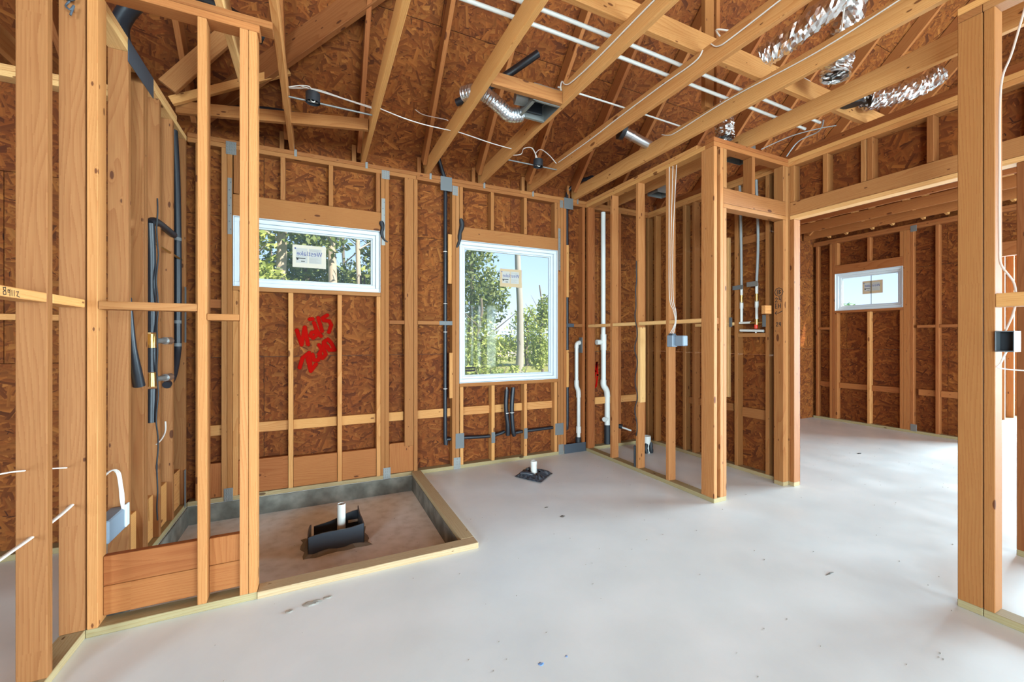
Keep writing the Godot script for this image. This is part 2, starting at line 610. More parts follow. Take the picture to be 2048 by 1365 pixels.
# ------------------------------------------------------------------ back wall
func build_back_wall() -> void:
	var w := thing("wall_back", "back wall of open studs and strand board with two windows", "wall", v3(1, 0, ZB), "", "structure")
	var zf := ZB
	var zk := ZB - D
	var vs := func(x: float, y0 := T, y1 := H - 2 * T, called := "stud", tone = "stud", ww := T) -> void:
		lum(w, called, v3(x, y0, zk), v3(x + ww, y1, zf), tone)
	# plates
	lum(w, "bottom_plate", v3(-0.955, 0, zk), v3(0.876, T, zf), "treated")
	lum(w, "bottom_plate", v3(0.877, 0, zk), v3(2.98, T, zf), "treated")
	lum(w, "bottom_plate", v3(3.10, 0, zk), v3(4.02, T, zf), "treated")
	lum(w, "top_plate", v3(-0.955, H - 2 * T, zk), v3(0.92, H - T, zf))
	lum(w, "top_plate", v3(0.922, H - 2 * T, zk), v3(4.02, H - T, zf))
	lum(w, "top_plate", v3(-0.955, H - T + 0.001, zk), v3(2.1, H, zf))
	lum(w, "top_plate", v3(2.102, H - T + 0.001, zk), v3(4.02, H, zf))
	# window 1 framing
	var hy := 2.435
	vs.call(-0.90)
	vs.call(-0.722)
	vs.call(-0.682)
	vs.call(-0.636, hy + 0.19, H - 2 * T, "cripple")
	for x in [-0.286, 0.107, 0.53]: vs.call(x, hy + 0.186, H - 2 * T, "cripple")
	lum(w, "header", v3(-0.64, hy, zk), v3(0.572, hy + 0.184, zf), "stud")
	vs.call(0.574)
	vs.call(0.614)
	lum(w, "sill", v3(-0.642, 1.795, zk), v3(0.572, 1.833, zf))
	for x in [-0.642, -0.224, 0.183, 0.534]: vs.call(x, T, 1.794, "cripple", "joist")
	# flat board beside a stud between the windows
	lum(w, "flat_board", v3(0.804, 0.30, zf - 0.038), v3(0.893, H - 2 * T, zf), "stud")
	vs.call(0.896)
	# window 2 framing
	vs.call(1.298)
	vs.call(1.338)
	vs.call(1.380, hy + 0.146, H - 2 * T, "cripple")
	for x in [1.74, 2.15, 2.56]: vs.call(x, hy + 0.146, H - 2 * T, "cripple")
	lum(w, "header", v3(1.378, hy + 0.002, zk), v3(2.60, hy + 0.144, zf), "stud")
	vs.call(2.602)
	vs.call(2.642)
	vs.call(2.684, T, H - 2 * T, "stud", "red")
	lum(w, "sill", v3(1.378, 0.868, zk), v3(2.60, 0.906, zf))
	for x in [1.385, 1.748, 2.152, 2.556]: vs.call(x, T, 0.867, "cripple", "joist")
	vs.call(2.957, T, H - 2 * T, "stud", "red")
	# the closet part of the back wall
	for x in [3.105, 3.52, 3.94]: vs.call(x, T, H - 2 * T, "stud", "red")
	# rows of blocking between the studs
	var row := [[-0.90 + T, -0.724], [-0.186, 0.181], [0.223, 0.532], [0.655, 0.802], [0.936, 1.296], [1.425, 1.746], [1.788, 2.15], [2.192, 2.554], [3.145, 3.518], [3.56, 3.94]]
	for b in row:
		lum(w, "block", v3(b[0], 0.555, zk), v3(b[1], 0.643, zk + 0.04), "joist")
	lum(w, "block", v3(-0.605, 0.555, zk), v3(-0.226, 0.643, zk + 0.04), "joist")
	for b in [[-0.862, -0.724], [0.654, 0.802], [0.936, 1.298]]:
		lum(w, "block", v3(b[0], 1.527, zk), v3(b[1], 1.565, zf))
	lum(w, "block", v3(2.724, 1.527, zk), v3(2.955, 1.565, zf))
	lum(w, "block", v3(-0.862, 1.64, zk), v3(-0.726, 1.715, zf - 0.03), "red")
	# wide backing boards low behind the shower
	for b in [[-0.604, -0.226, 0.29], [-0.184, 0.181, 0.27], [0.223, 0.532, 0.27], [0.655, 0.894, 0.30]]:
		lum(w, "backing_board", v3(b[0], T + 0.002, zk + 0.03), v3(b[1], T + b[2], zf - 0.012), "red")
	lum(w, "backing_board", v3(-0.86, T + 0.002, zk + 0.03), v3(-0.724, T + 0.29, zf - 0.012), "red")
	# strand board sheets with the windows cut out
	var holes := [Rect2(-0.64, 1.83, 1.21, 0.605), Rect2(1.378, 0.905, 1.222, 1.53)]
	osb_grid(w, Rect2(-4.7, 0.0, 12.8, H + 0.14), holes, v3(0, 0, zk - 0.001), Vector3.RIGHT, Vector3.UP, 1.84)
	# building paper outside the sheets, added to stop light through the gaps
	var st := begin()
	for q in sheet_rects(Rect2(-4.7, -0.2, 12.8, H + 0.36), holes):
		cbox(st, v3(q.get_center().x - 1.0, q.get_center().y, -D - 0.02), v3(q.size.x, q.size.y, 0.006), 0.0)
	obj(w, "building_paper", st.commit(), M.wrap, v3(1, 0, ZB))
	# galvanised ties, straps and nail plates
	for p in [[-0.69, 2.95, 0.075, 0.11], [0.582, 2.954, 0.075, 0.085], [1.30, 2.9, 0.06, 0.1], [2.63, 2.95, 0.045, 0.09], [-0.705, 0.0, 0.066, 0.11], [0.596, 0.0, 0.07, 0.11], [1.314, 0.0, 0.076, 0.122], [2.612, 0.0, 0.07, 0.12]]:
		tie(w, p[0], p[1], p[2], p[3], zf)
	for p in [[-0.678, 2.27, 0.03, 0.48], [0.580, 2.30, 0.034, 0.46], [2.607, 2.20, 0.03, 0.5]]:
		var s := boxes(w, "strap", [[v3(p[0], p[1], zf), v3(p[0] + p[2], p[1] + p[3], zf + 0.002)]], M.galv, 0.0005)
		for k in 7:
			boxes(s, "nail", [[v3(p[0] + p[2] * (0.3 if k % 2 else 0.65), p[1] + 0.04 + k * (p[3] - 0.08) / 6, zf + 0.002), v3(p[0] + p[2] * (0.3 if k % 2 else 0.65) + 0.007, p[1] + 0.047 + k * (p[3] - 0.08) / 6, zf + 0.0035)]], M.dark_plate, 0.0005)
	for p in [[1.172, 2.933, 0.124, 0.148], [2.689, 2.949, 0.129, 0.133]]:
		boxes(w, "nail_plate", [[v3(p[0], p[1], zf), v3(p[0] + p[2], p[1] + p[3], zf + 0.003)]], M.plate, 0.001)
	for p in [[1.335, 0.215, 0.095, 0.16], [1.746, 0.23, 0.044, 0.12], [2.15, 0.235, 0.044, 0.12], [2.565, 0.235, 0.115, 0.14]]:
		boxes(w, "nail_plate", [[v3(p[0], p[1], zf), v3(p[0] + p[2], p[1] + p[3], zf + 0.003)]], M.plate, 0.001)
	boxes(w, "nail_plate", [[v3(1.16, 1.525, zf), v3(1.30, 1.567, zf + 0.003)]], M.plate, 0.001)
	boxes(w, "nail_plate", [[v3(2.724, 1.525, zf), v3(2.83, 1.567, zf + 0.003)]], M.dark_plate, 0.001)
	boxes(w, "nail_plate", [[v3(2.69, 0.0, zf), v3(3.005, 0.112, zf + 0.003)]], M.dark_plate, 0.001)
	boxes(w, "nail_plate", [[v3(2.945, 1.21, zf - 0.06), v3(2.957, 1.40, zf + 0.002)]], M.plate, 0.001)
	# thin wood strips that guard the pipes
	for p in [[1.254, 1.962, 0.04, 0.52], [1.268, 0.754, 0.036, 0.48], [2.722, 1.884, 0.034, 0.63], [2.722, 0.798, 0.034, 0.45]]:
		lum(w, "guard_strip", v3(p[0], p[1], zf - 0.02), v3(p[0] + p[2], p[1] + p[3], zf + 0.004), "joist")
	spray_paint(w)

func tie(w: Node, x: float, y: float, ww: float, hh: float, z: float) -> void:
	# a toothed galvanised connector plate
	var st := begin()
	var at := v3(x + ww / 2, y + hh / 2, z + 0.002)
	cbox(st, Vector3.ZERO, v3(ww, hh, 0.003), 0.0008)
	for i in 4:
		for k in 4:
			cbox(st, v3((i - 1.5) * ww / 4.2, (k - 1.5) * hh / 4.2, 0.003), v3(ww / 9, hh / 7, 0.004), 0.001)
	obj(w, "truss_plate", st.commit(), M.galv, at)

func spray_paint(w: Node) -> void:
	# red spray paint: two lines of hand lettering on the strand board, soft at the edges
	var lines := [
		[[260, 520], [325, 745]], [[325, 745], [370, 470]], [[370, 470], [415, 740]],
		[[520, 545], [470, 550], [445, 600], [490, 640], [540, 590], [510, 540], [600, 610]],
		[[500, 400], [545, 530], [600, 610]], [[440, 345], [480, 340]],
		[[560, 320], [615, 530]], [[690, 275], [625, 320], [640, 360], [720, 370], [750, 430], [715, 545]],
		[[300, 1100], [340, 950], [430, 870], [440, 960], [455, 1160], [530, 1050]], [[455, 1160], [410, 960]],
		[[480, 900], [500, 990], [560, 990], [590, 900]],
		[[570, 750], [610, 820], [570, 900], [620, 960], [670, 900], [630, 800], [640, 700], [700, 660], [750, 720], [800, 830], [720, 830], [690, 770]], [[640, 700], [690, 800]],
	]
	var W := 256
	var Hh := 420
	var data := PackedByteArray()
	data.resize(W * Hh * 4)
	# the area is 620 x 1020 units: from (225, 225)
	var sc := 2.43
	var segs := []
	for l in lines:
		for i in l.size() - 1:
			segs.append([(l[i][0] - 225) / sc, (l[i][1] - 225) / sc, (l[i + 1][0] - 225) / sc, (l[i + 1][1] - 225) / sc])
	var best := PackedFloat32Array()
	best.resize(W * Hh)
	best.fill(99.0)
	for s in segs:
		var a := Vector2(s[0], s[1])
		var b := Vector2(s[2], s[3])
		for y in range(maxi(0, int(minf(a.y, b.y)) - 24), mini(Hh, int(maxf(a.y, b.y)) + 24)):
			for x in range(maxi(0, int(minf(a.x, b.x)) - 24), mini(W, int(maxf(a.x, b.x)) + 24)):
				var d := Geometry2D.get_closest_point_to_segment(Vector2(x, y), a, b).distance_to(Vector2(x, y))
				if d < best[y * W + x]: best[y * W + x] = d
	for i in W * Hh:
		var a := 1.0 - smoothstep(8.0, 17.0, best[i])
		data[i * 4] = 150
		data[i * 4 + 1] = 14
		data[i * 4 + 2] = 8
		data[i * 4 + 3] = int(a * 255.0)
	var m := std(Color.WHITE, 0.6)
	m.albedo_texture = ImageTexture.create_from_image(Image.create_from_data(W, Hh, false, Image.FORMAT_RGBA8, data))
	m.transparency = BaseMaterial3D.TRANSPARENCY_ALPHA
	m.metallic_specular = 0.06
	var q := QuadMesh.new()
	# one unit of the sketch is 0.1392 px of the photograph; about 0.586 mm on the wall
	q.size = Vector2(W * sc, Hh * sc) * 0.000595
	var x0 := -0.172 + (225 - 240) * 0.000595
	var y0 := 1.614 - (225 - 260) * 0.00061
	var o := obj(w, "spray_paint", q, m, v3(x0 + q.size.x / 2, y0 - q.size.y / 2, ZB - D + 0.0008))
	o.set_meta("label", "red sprayed handwriting")
	var red := std(c8(150, 14, 8), 0.7)
	red.metallic_specular = 0.06
	var o2 := strokes(w, "spray_paint", [[[0.0, 0.10], [0.03, 0.25], [0.05, 0.36]], [[0.05, 0.36], [0.06, 0.20], [0.04, 0.06]], [[0.0, 0.10], [0.02, 0.04]]], v3(3.19, 0.72, ZB - D + 0.0008), Vector3.RIGHT, Vector3.UP, 0.028, red)
	o2.set_meta("label", "red sprayed stroke")

# ------------------------------------------------------------------ walls round the shower, left
func build_shower_walls() -> void:
	# front wall of the shower (across x)
	var w := thing("wall_shower_front", "short open stud wall in front of the sunken shower", "wall", v3(-0.6, 0, -2.59), "", "structure")
	var z0 := -2.634
	var z1 := -2.545
	lum(w, "bottom_plate", v3(-0.955, 0, z0), v3(-0.281, T, z1), "treated")
	lum(w, "top_plate", v3(-0.955, H - 2 * T, z0), v3(-0.27, H - T, z1), "red")
	lum(w, "top_plate", v3(-0.955, H - T + 0.001, z0), v3(-0.21, H, z1), "stud")
	for x in [-0.95, -0.538, -0.359, -0.319]:
		lum(w, "stud", v3(x, T, z0), v3(x + T, H - 2 * T - 0.001, z1), "near")
	lum(w, "block", v3(-0.911, 1.515, z0), v3(-0.539, 1.553, z1), "stud")
	lum(w, "block", v3(-0.499, 1.472, z0), v3(-0.36, 1.505, z1), "stud")
	for b in [[-0.911, -0.539], [-0.499, -0.36]]:
		lum(w, "backing_board", v3(b[0], 0.062, z0), v3(b[1], 0.20, z0 + T), "red")
		lum(w, "backing_board", v3(b[0], 0.202, z0), v3(b[1], 0.342, z0 + T), "red")
	# left wall (along z)
	var l := thing("wall_left", "open stud wall along the left side of the shower and the room", "wall", v3(-1.0, 0, -3), "", "structure")
	var x0 := -1.045
	var x1 := -0.956
	lum(l, "bottom_plate", v3(x0, 0, -4.19), v3(x1, T, -2.552), "treated")
	lum(l, "bottom_plate", v3(x0, 0, -2.55), v3(x1, T, 1.2), "treated")
	lum(l, "top_plate", v3(x0, H - 2 * T, -4.19), v3(x1, H - T, 1.2), "pale")
	lum(l, "top_plate", v3(x0, H - T + 0.001, -3.93), v3(x1, H, 1.2), "pale")
	for z in [-3.067, -3.29, -3.33, -3.575, -3.86, -4.187]:
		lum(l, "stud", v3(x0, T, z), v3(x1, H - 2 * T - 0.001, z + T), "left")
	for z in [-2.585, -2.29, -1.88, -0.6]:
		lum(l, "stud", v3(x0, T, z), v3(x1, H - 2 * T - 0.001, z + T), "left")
	for b in [[-2.251, -1.883], [-2.546, -2.292]]:
		lum(l, "block", v3(x0, 1.52, b[0]), v3(x1, 1.557, b[1]), "joist")
	lum(l, "nailer", v3(-1.044, T, -3.16), v3(-1.006, 2.42, -3.12), "pale")
	lum(l, "nailer", v3(-1.044, T, -3.22), v3(-1.006, 2.05, -3.18), "pale")
	lum(l, "backing_board", v3(-1.03, T + 0.002, -3.82), v3(-0.99, 0.33, -3.10), "joist")
	lum(l, "backing_board", v3(-1.03, T + 0.002, -4.18), v3(-0.99, 0.33, -3.866), "joist")
	lum(l, "block", v3(-1.04, 1.34, -3.57), v3(-1.0, 1.43, -3.37), "pale")
	lum(l, "block", v3(-1.04, 1.99, -3.57), v3(-1.0, 2.10, -3.37), "pale")
	boxes(l, "nail_plate", [[v3(-0.9555, 2.94, -3.42), v3(-0.953, 3.07, -3.02)]], M.dark_plate, 0.001)
	boxes(l, "strap", [[v3(-0.9555, 0.02, -4.16), v3(-0.953, 0.32, -4.12)]], M.plate, 0.0008)
	boxes(l, "strap", [[v3(-0.9555, 1.35, -4.17), v3(-0.953, 1.80, -4.13)]], M.plate, 0.0008)
	# figures written on the block by hand
	var t := strokes(l, "pencil_marks", [
		[[0.0, 0.028], [0.012, 0.03], [0.012, 0.02], [0.0, 0.014], [0.002, 0.004], [0.014, 0.006], [0.014, 0.014], [0.002, 0.022], [0.0, 0.028]],
		[[0.034, 0.02], [0.024, 0.024], [0.024, 0.014], [0.034, 0.016], [0.034, 0.026]], [[0.034, 0.026], [0.034, 0.002]],
		[[0.044, 0.024], [0.045, 0.004]], [[0.056, 0.024], [0.057, 0.004]],
		[[0.066, 0.02], [0.080, 0.022], [0.070, 0.006], [0.086, 0.003]]],
		v3(-0.9551, 1.522, -1.998), Vector3(0, 0, -1), Vector3.UP, 0.0026, M.ink)
	t.set_meta("label", "handwritten black figures")
	# sheathed wall of the room beyond, seen between the studs on the left
	var c := thing("wall_far_left", "strand board wall seen between the studs at far left", "wall", v3(-1.9, 0, -3.68), "", "structure")
	lum(c, "bottom_plate", v3(-4.6, 0, -3.728), v3(-1.05, T, -3.639), "treated")
	lum(c, "top_plate", v3(-4.6, H - 2 * T, -3.728), v3(-1.05, H - T, -3.639), "pale")
	lum(c, "top_plate", v3(-4.6, H - T + 0.001, -3.728), v3(-1.05, H, -3.639), "pale")
	for x in [-2.43, -2.03, -1.64, -1.41]:
		lum(c, "stud", v3(x, T, -3.728), v3(x + T, H - 2 * T - 0.001, -3.639))
	lum(c, "block", v3(-2.0, 1.495, -3.70), v3(-1.645, 1.533, -3.639), "joist")
	lum(c, "block", v3(-1.60, 1.495, -3.70), v3(-1.415, 1.533, -3.639), "joist")
	osb_grid(c, Rect2(-4.6, 0, 3.55, H), [], v3(0, 0, -3.729), Vector3.RIGHT, Vector3.UP, 1.6)

# ------------------------------------------------------------------ toilet closet
func build_closet() -> void:
	var w := thing("wall_closet_left", "open stud wall between the room and the toilet closet", "wall", v3(3.05, 0, -3.3), "", "structure")
	var x0 := 3.01
	var x1 := 3.099
	lum(w, "bottom_plate", v3(x0, 0, ZB + 0.001), v3(x1, T, -2.476), "treated")
	lum(w, "top_plate", v3(x0, H - 2 * T, ZB + 0.001), v3(x1, H - T, -2.476), "joist")
	lum(w, "top_plate", v3(x0, H - T + 0.001, ZB - 0.05), v3(x1, H, -2.56), "joist")
	for z in [ZB + 0.003, -3.736, -3.322, -2.915, -2.515]:
		lum(w, "stud", v3(x0, T, z), v3(x1, H - 2 * T - 0.001, z + T), "near" if z > -4 else "red")
	for b in [[-4.155, -3.738], [-3.696, -3.324], [-3.282, -2.917], [-2.875, -2.517]]:
		lum(w, "block", v3(x0, 1.522, b[0]), v3(x1, 1.556, b[1]), "pale")
	lum(w, "scrap_board", v3(3.0, 0.728, -3.281), v3(3.07, 1.5, -3.243), "pale")
	# door wall (across x)
	var d := thing("wall_closet_front", "stud wall with the doorway and header of the toilet closet", "wall", v3(3.55, 0, -2.43), "", "structure")
	var z0 := -2.475
	var z1 := -2.386
	lum(d, "bottom_plate", v3(3.008, 0, z0), v3(3.161, T, z1), "treated")
	lum(d, "bottom_plate", v3(3.945, 0, z0), v3(4.022, T, z1), "treated")
	lum(d, "top_plate", v3(3.008, H - 2 * T, z0), v3(4.022, H - T, z1), "red")
	lum(d, "top_plate", v3(3.008, H - T + 0.001, z0), v3(4.022, H, z1), "red")
	for x in [3.008, 3.086]:
		lum(d, "stud", v3(x, T, z0), v3(x + T, H - 2 * T - 0.001, z1), "near")
	lum(d, "jack_stud", v3(3.125, T, z0), v3(3.163, 2.495, z1), "stud")
	lum(d, "stud", v3(3.984, T, z0), v3(4.022, H - 2 * T - 0.001, z1), "stud")
	lum(d, "jack_stud", v3(3.944, T, z0), v3(3.982, 2.495, z1), "stud")
	lum(d, "header", v3(3.126, 2.535, z1 - T), v3(3.982, 2.665, z1), "dark")
	lum(d, "header_plate", v3(3.126, 2.497, z0), v3(3.982, 2.533, z1), "stud")
	for x in [3.128, 3.50, 3.942]:
		lum(d, "cripple", v3(x, 2.667, z0), v3(x + T, H - 2 * T - 0.001, z1), "stud")
	lum(d, "block", v3(3.047, 1.505, z0), v3(3.085, 1.56, z1 - 0.01), "stud")
	lum(d, "block", v3(3.85, 1.62, z0 - 0.06), v3(3.943, 1.70, z0 - 0.02), "joist")
	var nt := strokes(d, "marker_writing", [
		[[0.0, 0.27], [0.012, 0.29], [0.034, 0.298], [0.056, 0.288], [0.066, 0.268], [0.056, 0.246], [0.034, 0.238], [0.01, 0.248], [0.0, 0.27]],
		[[0.022, 0.285], [0.022, 0.252]], [[0.034, 0.284], [0.034, 0.254]], [[0.034, 0.284], [0.046, 0.278], [0.034, 0.27], [0.048, 0.262], [0.034, 0.254]],
		[[0.006, 0.222], [0.014, 0.23], [0.022, 0.222], [0.006, 0.2], [0.024, 0.2]], [[0.036, 0.232], [0.036, 0.216], [0.05, 0.216]], [[0.05, 0.236], [0.05, 0.198]],
		[[0.006, 0.186], [0.006, 0.156], [0.02, 0.156]], [[0.006, 0.186], [0.02, 0.186]], [[0.006, 0.171], [0.018, 0.171]], [[0.03, 0.186], [0.03, 0.156]], [[0.046, 0.186], [0.046, 0.156]], [[0.03, 0.171], [0.046, 0.171]],
		[[0.058, 0.134], [0.03, 0.12], [0.006, 0.122]], [[0.018, 0.134], [0.004, 0.122], [0.016, 0.108]],
		[[0.012, 0.05], [0.02, 0.056], [0.026, 0.048], [0.012, 0.03], [0.028, 0.03]], [[0.036, 0.056], [0.036, 0.042], [0.046, 0.042]], [[0.046, 0.058], [0.046, 0.03]]],
		v3(3.9435, 1.46, z0 + 0.008), Vector3(0, 0, 1.2), Vector3.UP * 1.35, 0.006, M.ink)
	nt.set_meta("label", "handwritten black marker notes")
	# right wall of the closet, sheathed on its far side, going on as the header of the wide opening
	var r := thing("wall_closet_right", "strand board wall behind the closet with a header over the wide opening", "wall", v3(4.07, 0, -3), "", "structure")
	x0 = 4.025
	x1 = 4.114
	lum(r, "bottom_plate", v3(x0, 0, ZB - 0.08), v3(x1, T, -2.337), "treated")
	lum(r, "bottom_plate", v3(x0, 0, -0.987), v3(x1, T, 1.2), "treated")
	lum(r, "top_plate", v3(x0, H - 2 * T, ZB - 0.08), v3(x1, H - T, 1.2), "joist")
	lum(r, "top_plate", v3(x0, H - T + 0.001, ZB - 0.08), v3(x1, H, 1.2), "joist")
	for z in [ZB - 0.05, -4.10, -3.63, -3.49, -2.945, -2.61, -2.53]:
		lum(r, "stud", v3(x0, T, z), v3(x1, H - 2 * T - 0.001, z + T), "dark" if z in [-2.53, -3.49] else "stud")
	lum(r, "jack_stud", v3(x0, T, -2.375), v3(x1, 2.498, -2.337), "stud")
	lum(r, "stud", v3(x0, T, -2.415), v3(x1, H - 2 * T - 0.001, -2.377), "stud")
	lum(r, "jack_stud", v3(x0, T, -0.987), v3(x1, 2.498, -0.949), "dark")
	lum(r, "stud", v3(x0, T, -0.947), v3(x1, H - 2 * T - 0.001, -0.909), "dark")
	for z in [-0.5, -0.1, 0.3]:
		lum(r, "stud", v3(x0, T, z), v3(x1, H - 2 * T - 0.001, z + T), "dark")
	lum(r, "header", v3(x0, 2.538, -2.375), v3(x0 + T, 2.66, -0.949), "stud")
	lum(r, "header", v3(x1 - T, 2.538, -2.375), v3(x1, 2.66, -0.949), "stud")
	lum(r, "header_plate", v3(x0, 2.50, -2.375), v3(x1, 2.536, -0.949), "pale")
	for z in [-2.375, -2.098, -1.818, -1.776, -1.415]:
		lum(r, "cripple", v3(x0, 2.662, z), v3(x1, H - 2 * T - 0.001, z + T), "stud")
	lum(r, "block", v3(x1 - 0.03, 0.60, -3.60), v3(x1 - 0.002, 0.68, -3.0), "dark")
	lum(r, "block", v3(x1 - 0.03, 0.56, -2.90), v3(x1 - 0.002, 0.66, -2.62), "dark")
	lum(r, "block", v3(x1 - 0.03, 2.38, -2.90), v3(x1 - 0.002, 2.46, -2.62), "stud")
	lum(r, "block", v3(x0, 1.525, -3.45), v3(x1, 1.558, -2.95), "pale")
	lum(r, "shelf_block", v3(x0 - 0.002, 1.40, -2.905), v3(x1, 1.44, -2.612), "stud")
	lum(r, "nailer", v3(x0 + 0.01, 0.75, -3.06), v3(x0 + 0.048, 2.48, -3.02), "pale")
	osb_grid(r, Rect2(-4.29, 0, 1.95, H), [], v3(x1 + 0.001, 0, 0), Vector3.BACK, Vector3.UP, 0.62)
	osb(r, Rect2(-2.34, 2.5, 1.39, 0.57), [], v3(x1 + 0.001, 0, 0), Vector3.BACK, Vector3.UP)

# ------------------------------------------------------------------ right-hand post and far room
func build_right() -> void:
	var w := thing("wall_right", "open stud wall ending in a doubled post at the right", "wall", v3(3.03, 0, -0.5), "", "structure")
	var x0 := 2.985
	var x1 := 3.074
	lum(w, "bottom_plate", v3(x0, 0, -0.931), v3(x1, T, -0.841), "treated")
	lum(w, "bottom_plate", v3(x0, 0, -0.839), v3(x1, T, 1.2), "treated")
	lum(w, "flat_stud", v3(x0, T, -0.930), v3(x0 + T, H - 2 * T - 0.001, -0.842), "stud")
	lum(w, "stud", v3(x0 + 0.051, T, -0.930), v3(x1, H - 2 * T - 0.001, -0.842), "stud")
	lum(w, "stud", v3(x0, T, -0.838), v3(x1, H - 2 * T - 0.001, -0.800), "stud")
	for z in [-0.40, 0.0, 0.4, 0.8]:
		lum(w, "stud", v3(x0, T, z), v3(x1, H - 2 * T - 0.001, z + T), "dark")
	lum(w, "top_plate", v3(x0, H - 2 * T, -0.842), v3(x1, H - T, 1.2), "stud")
	lum(w, "top_plate", v3(x0, H - 2 * T, -0.931), v3(x1, H - T, -0.844), "dark")
	lum(w, "top_plate", v3(x0, H - T + 0.001, -0.931), v3(x1, H, 1.2), "joist")
	lum(w, "block", v3(x0, 1.532, -0.799), v3(x1, 1.598, -0.402), "joist")
	# far outer wall with the small window
	var f := thing("wall_far_right", "far strand board wall with one small window", "wall", v3(7.96, 0, -3.2), "", "structure")
	x0 = 7.917
	x1 = 8.006
	lum(f, "bottom_plate", v3(x0, 0, ZB - 0.08), v3(x1, T, -2.26), "treated")
	lum(f, "top_plate", v3(x0, H - 2 * T, ZB - 0.08), v3(x1, H - T, 9.5), "red")
	lum(f, "top_plate", v3(x0, H - T + 0.001, ZB - 0.08), v3(x1, H, 9.5), "red")
	for z in [-4.235, -4.02, -3.98, -3.045, -3.006, -2.967, -2.69, -2.34, -2.30]:
		lum(f, "stud", v3(x0, T, z), v3(x1, H - 2 * T - 0.001, z + T), "red")
	for z in [-3.94, -3.49, -3.085]:
		lum(f, "cripple", v3(x0, 2.62, z), v3(x1, H - 2 * T - 0.001, z + T), "red")
		lum(f, "cripple", v3(x0, T, z), v3(x1, 1.818, z + T), "joist" if z == -3.49 else "red")
	lum(f, "header", v3(x0, 2.478, -3.94), v3(x1, 2.618, -3.047), "red")
	lum(f, "sill", v3(x0, 1.82, -3.94), v3(x1, 1.858, -3.047), "red")
	for b in [[-4.195, -4.022], [-3.90, -3.492], [-3.45, -3.087], [-2.89, -2.692], [-2.65, -2.342]]:
		lum(f, "block", v3(x1 - 0.04, 0.56, b[0]), v3(x1, 0.648, b[1]), "red")
	for b in [[-4.195, -4.022], [-2.89, -2.692], [-2.65, -2.342]]:
		lum(f, "block", v3(x0, 1.545, b[0]), v3(x1, 1.585, b[1]), "red")
	var hole := Rect2(-3.94, 1.858, 0.895, 0.62)
	osb_grid(f, Rect2(-4.29, 0, 2.03, H + 0.1), [hole], v3(x1 + 0.001, 0, 0), Vector3.BACK, Vector3.UP, 1.7)
	var fst := begin()  # paper added behind the sheets against light leaking through gaps
	for q in sheet_rects(Rect2(-4.32, -0.2, 14.0, H + 0.34), [hole, Rect2(-2.26, -0.3, 4.46, 2.92)]):
		cbox(fst, v3(0, q.get_center().y, q.get_center().x), v3(0.006, q.size.y, q.size.x), 0.0)
	obj(f, "building_paper", fst.commit(), M.wrap, v3(x1 + 0.02, 0, 0))
	var zz := -2.96
	boxes(f, "truss_plate", [[v3(x0 - 0.003, 0.03, zz), v3(x0, 0.13, zz + 0.07)]], M.galv, 0.001)
	boxes(f, "truss_plate", [[v3(x0 - 0.003, 2.96, zz), v3(x0, 3.05, zz + 0.07)]], M.galv, 0.001)
	# header and posts of the wide opening in the same wall
	lum(f, "header", v3(x0, 2.44, -2.26), v3(x1, 2.62, 2.2), "red")
	for z in [-2.26, -0.9, 0.75, 2.16]:
		lum(f, "post", v3(x0, T, z), v3(x1, 2.439, z + T), "pale")
	osb_grid(f, Rect2(2.2, 0, 7.4, H + 0.1), [], v3(x1 + 0.001, 0, 0), Vector3.BACK, Vector3.UP, 2.44)
	osb_grid(f, Rect2(-2.26, 2.62, 4.46, H + 0.1 - 2.62), [], v3(x1 + 0.001, 0, 0), Vector3.BACK, Vector3.UP, 2.44)

	# the wing beyond the wide opening, added to set the right daylight farther off
	var g := thing("wall_wing_back", "lit stud wall of the far wing glimpsed at the right edge", "wall", v3(11, 0, -2.7), "", "structure")
	lum(g, "bottom_plate", v3(8.05, 0, -2.75), v3(14.1, T, -2.661), "treated")
	lum(g, "top_plate", v3(8.05, H - 2 * T, -2.75), v3(14.1, H, -2.661), "pale")
	var gx := 8.30
	while gx < 14.0:
		lum(g, "stud", v3(gx, T, -2.75), v3(gx + T, H - 2 * T - 0.001, -2.661), "stud")
		gx += 0.405
	lum(g, "block", v3(8.34, 1.53, -2.75), v3(8.70, 1.57, -2.661), "pale")
	osb_grid(g, Rect2(8.03, 0, 6.2, H + 0.1), [], v3(0, 0, -2.751), Vector3.RIGHT, Vector3.UP, 1.9)
	var h := thing("ceiling_wing", "joists and roof boards of the far wing", "ceiling", v3(11, H, 3), "", "structure")
	for k in 10:
		lum(h, "joist", v3(8.5 + k * 0.6, H + 0.001, -2.75), v3(8.5 + k * 0.6 + T, H + 0.141, 9.6), "red")
	osb_grid(h, Rect2(8.03, -9.7, 6.2, 12.5), [], v3(0, H + 0.143, 0), Vector3.RIGHT, Vector3.FORWARD, 2.44)
	felt(h, v3(11.1, H + 0.16, 9.75), Vector3.RIGHT, Vector3.FORWARD, 6.4, 12.6)
	var e := thing("wall_wing_right", "unseen end wall of the added far wing with a wide opening", "wall", v3(14.1, 0, 3), "", "structure")
	osb_grid(e, Rect2(-2.8, 0, 12.5, H + 0.14), [Rect2(-2.35, 0.02, 6.3, 2.95)], v3(14.1, 0, 0), Vector3.BACK, Vector3.UP, 2.44)

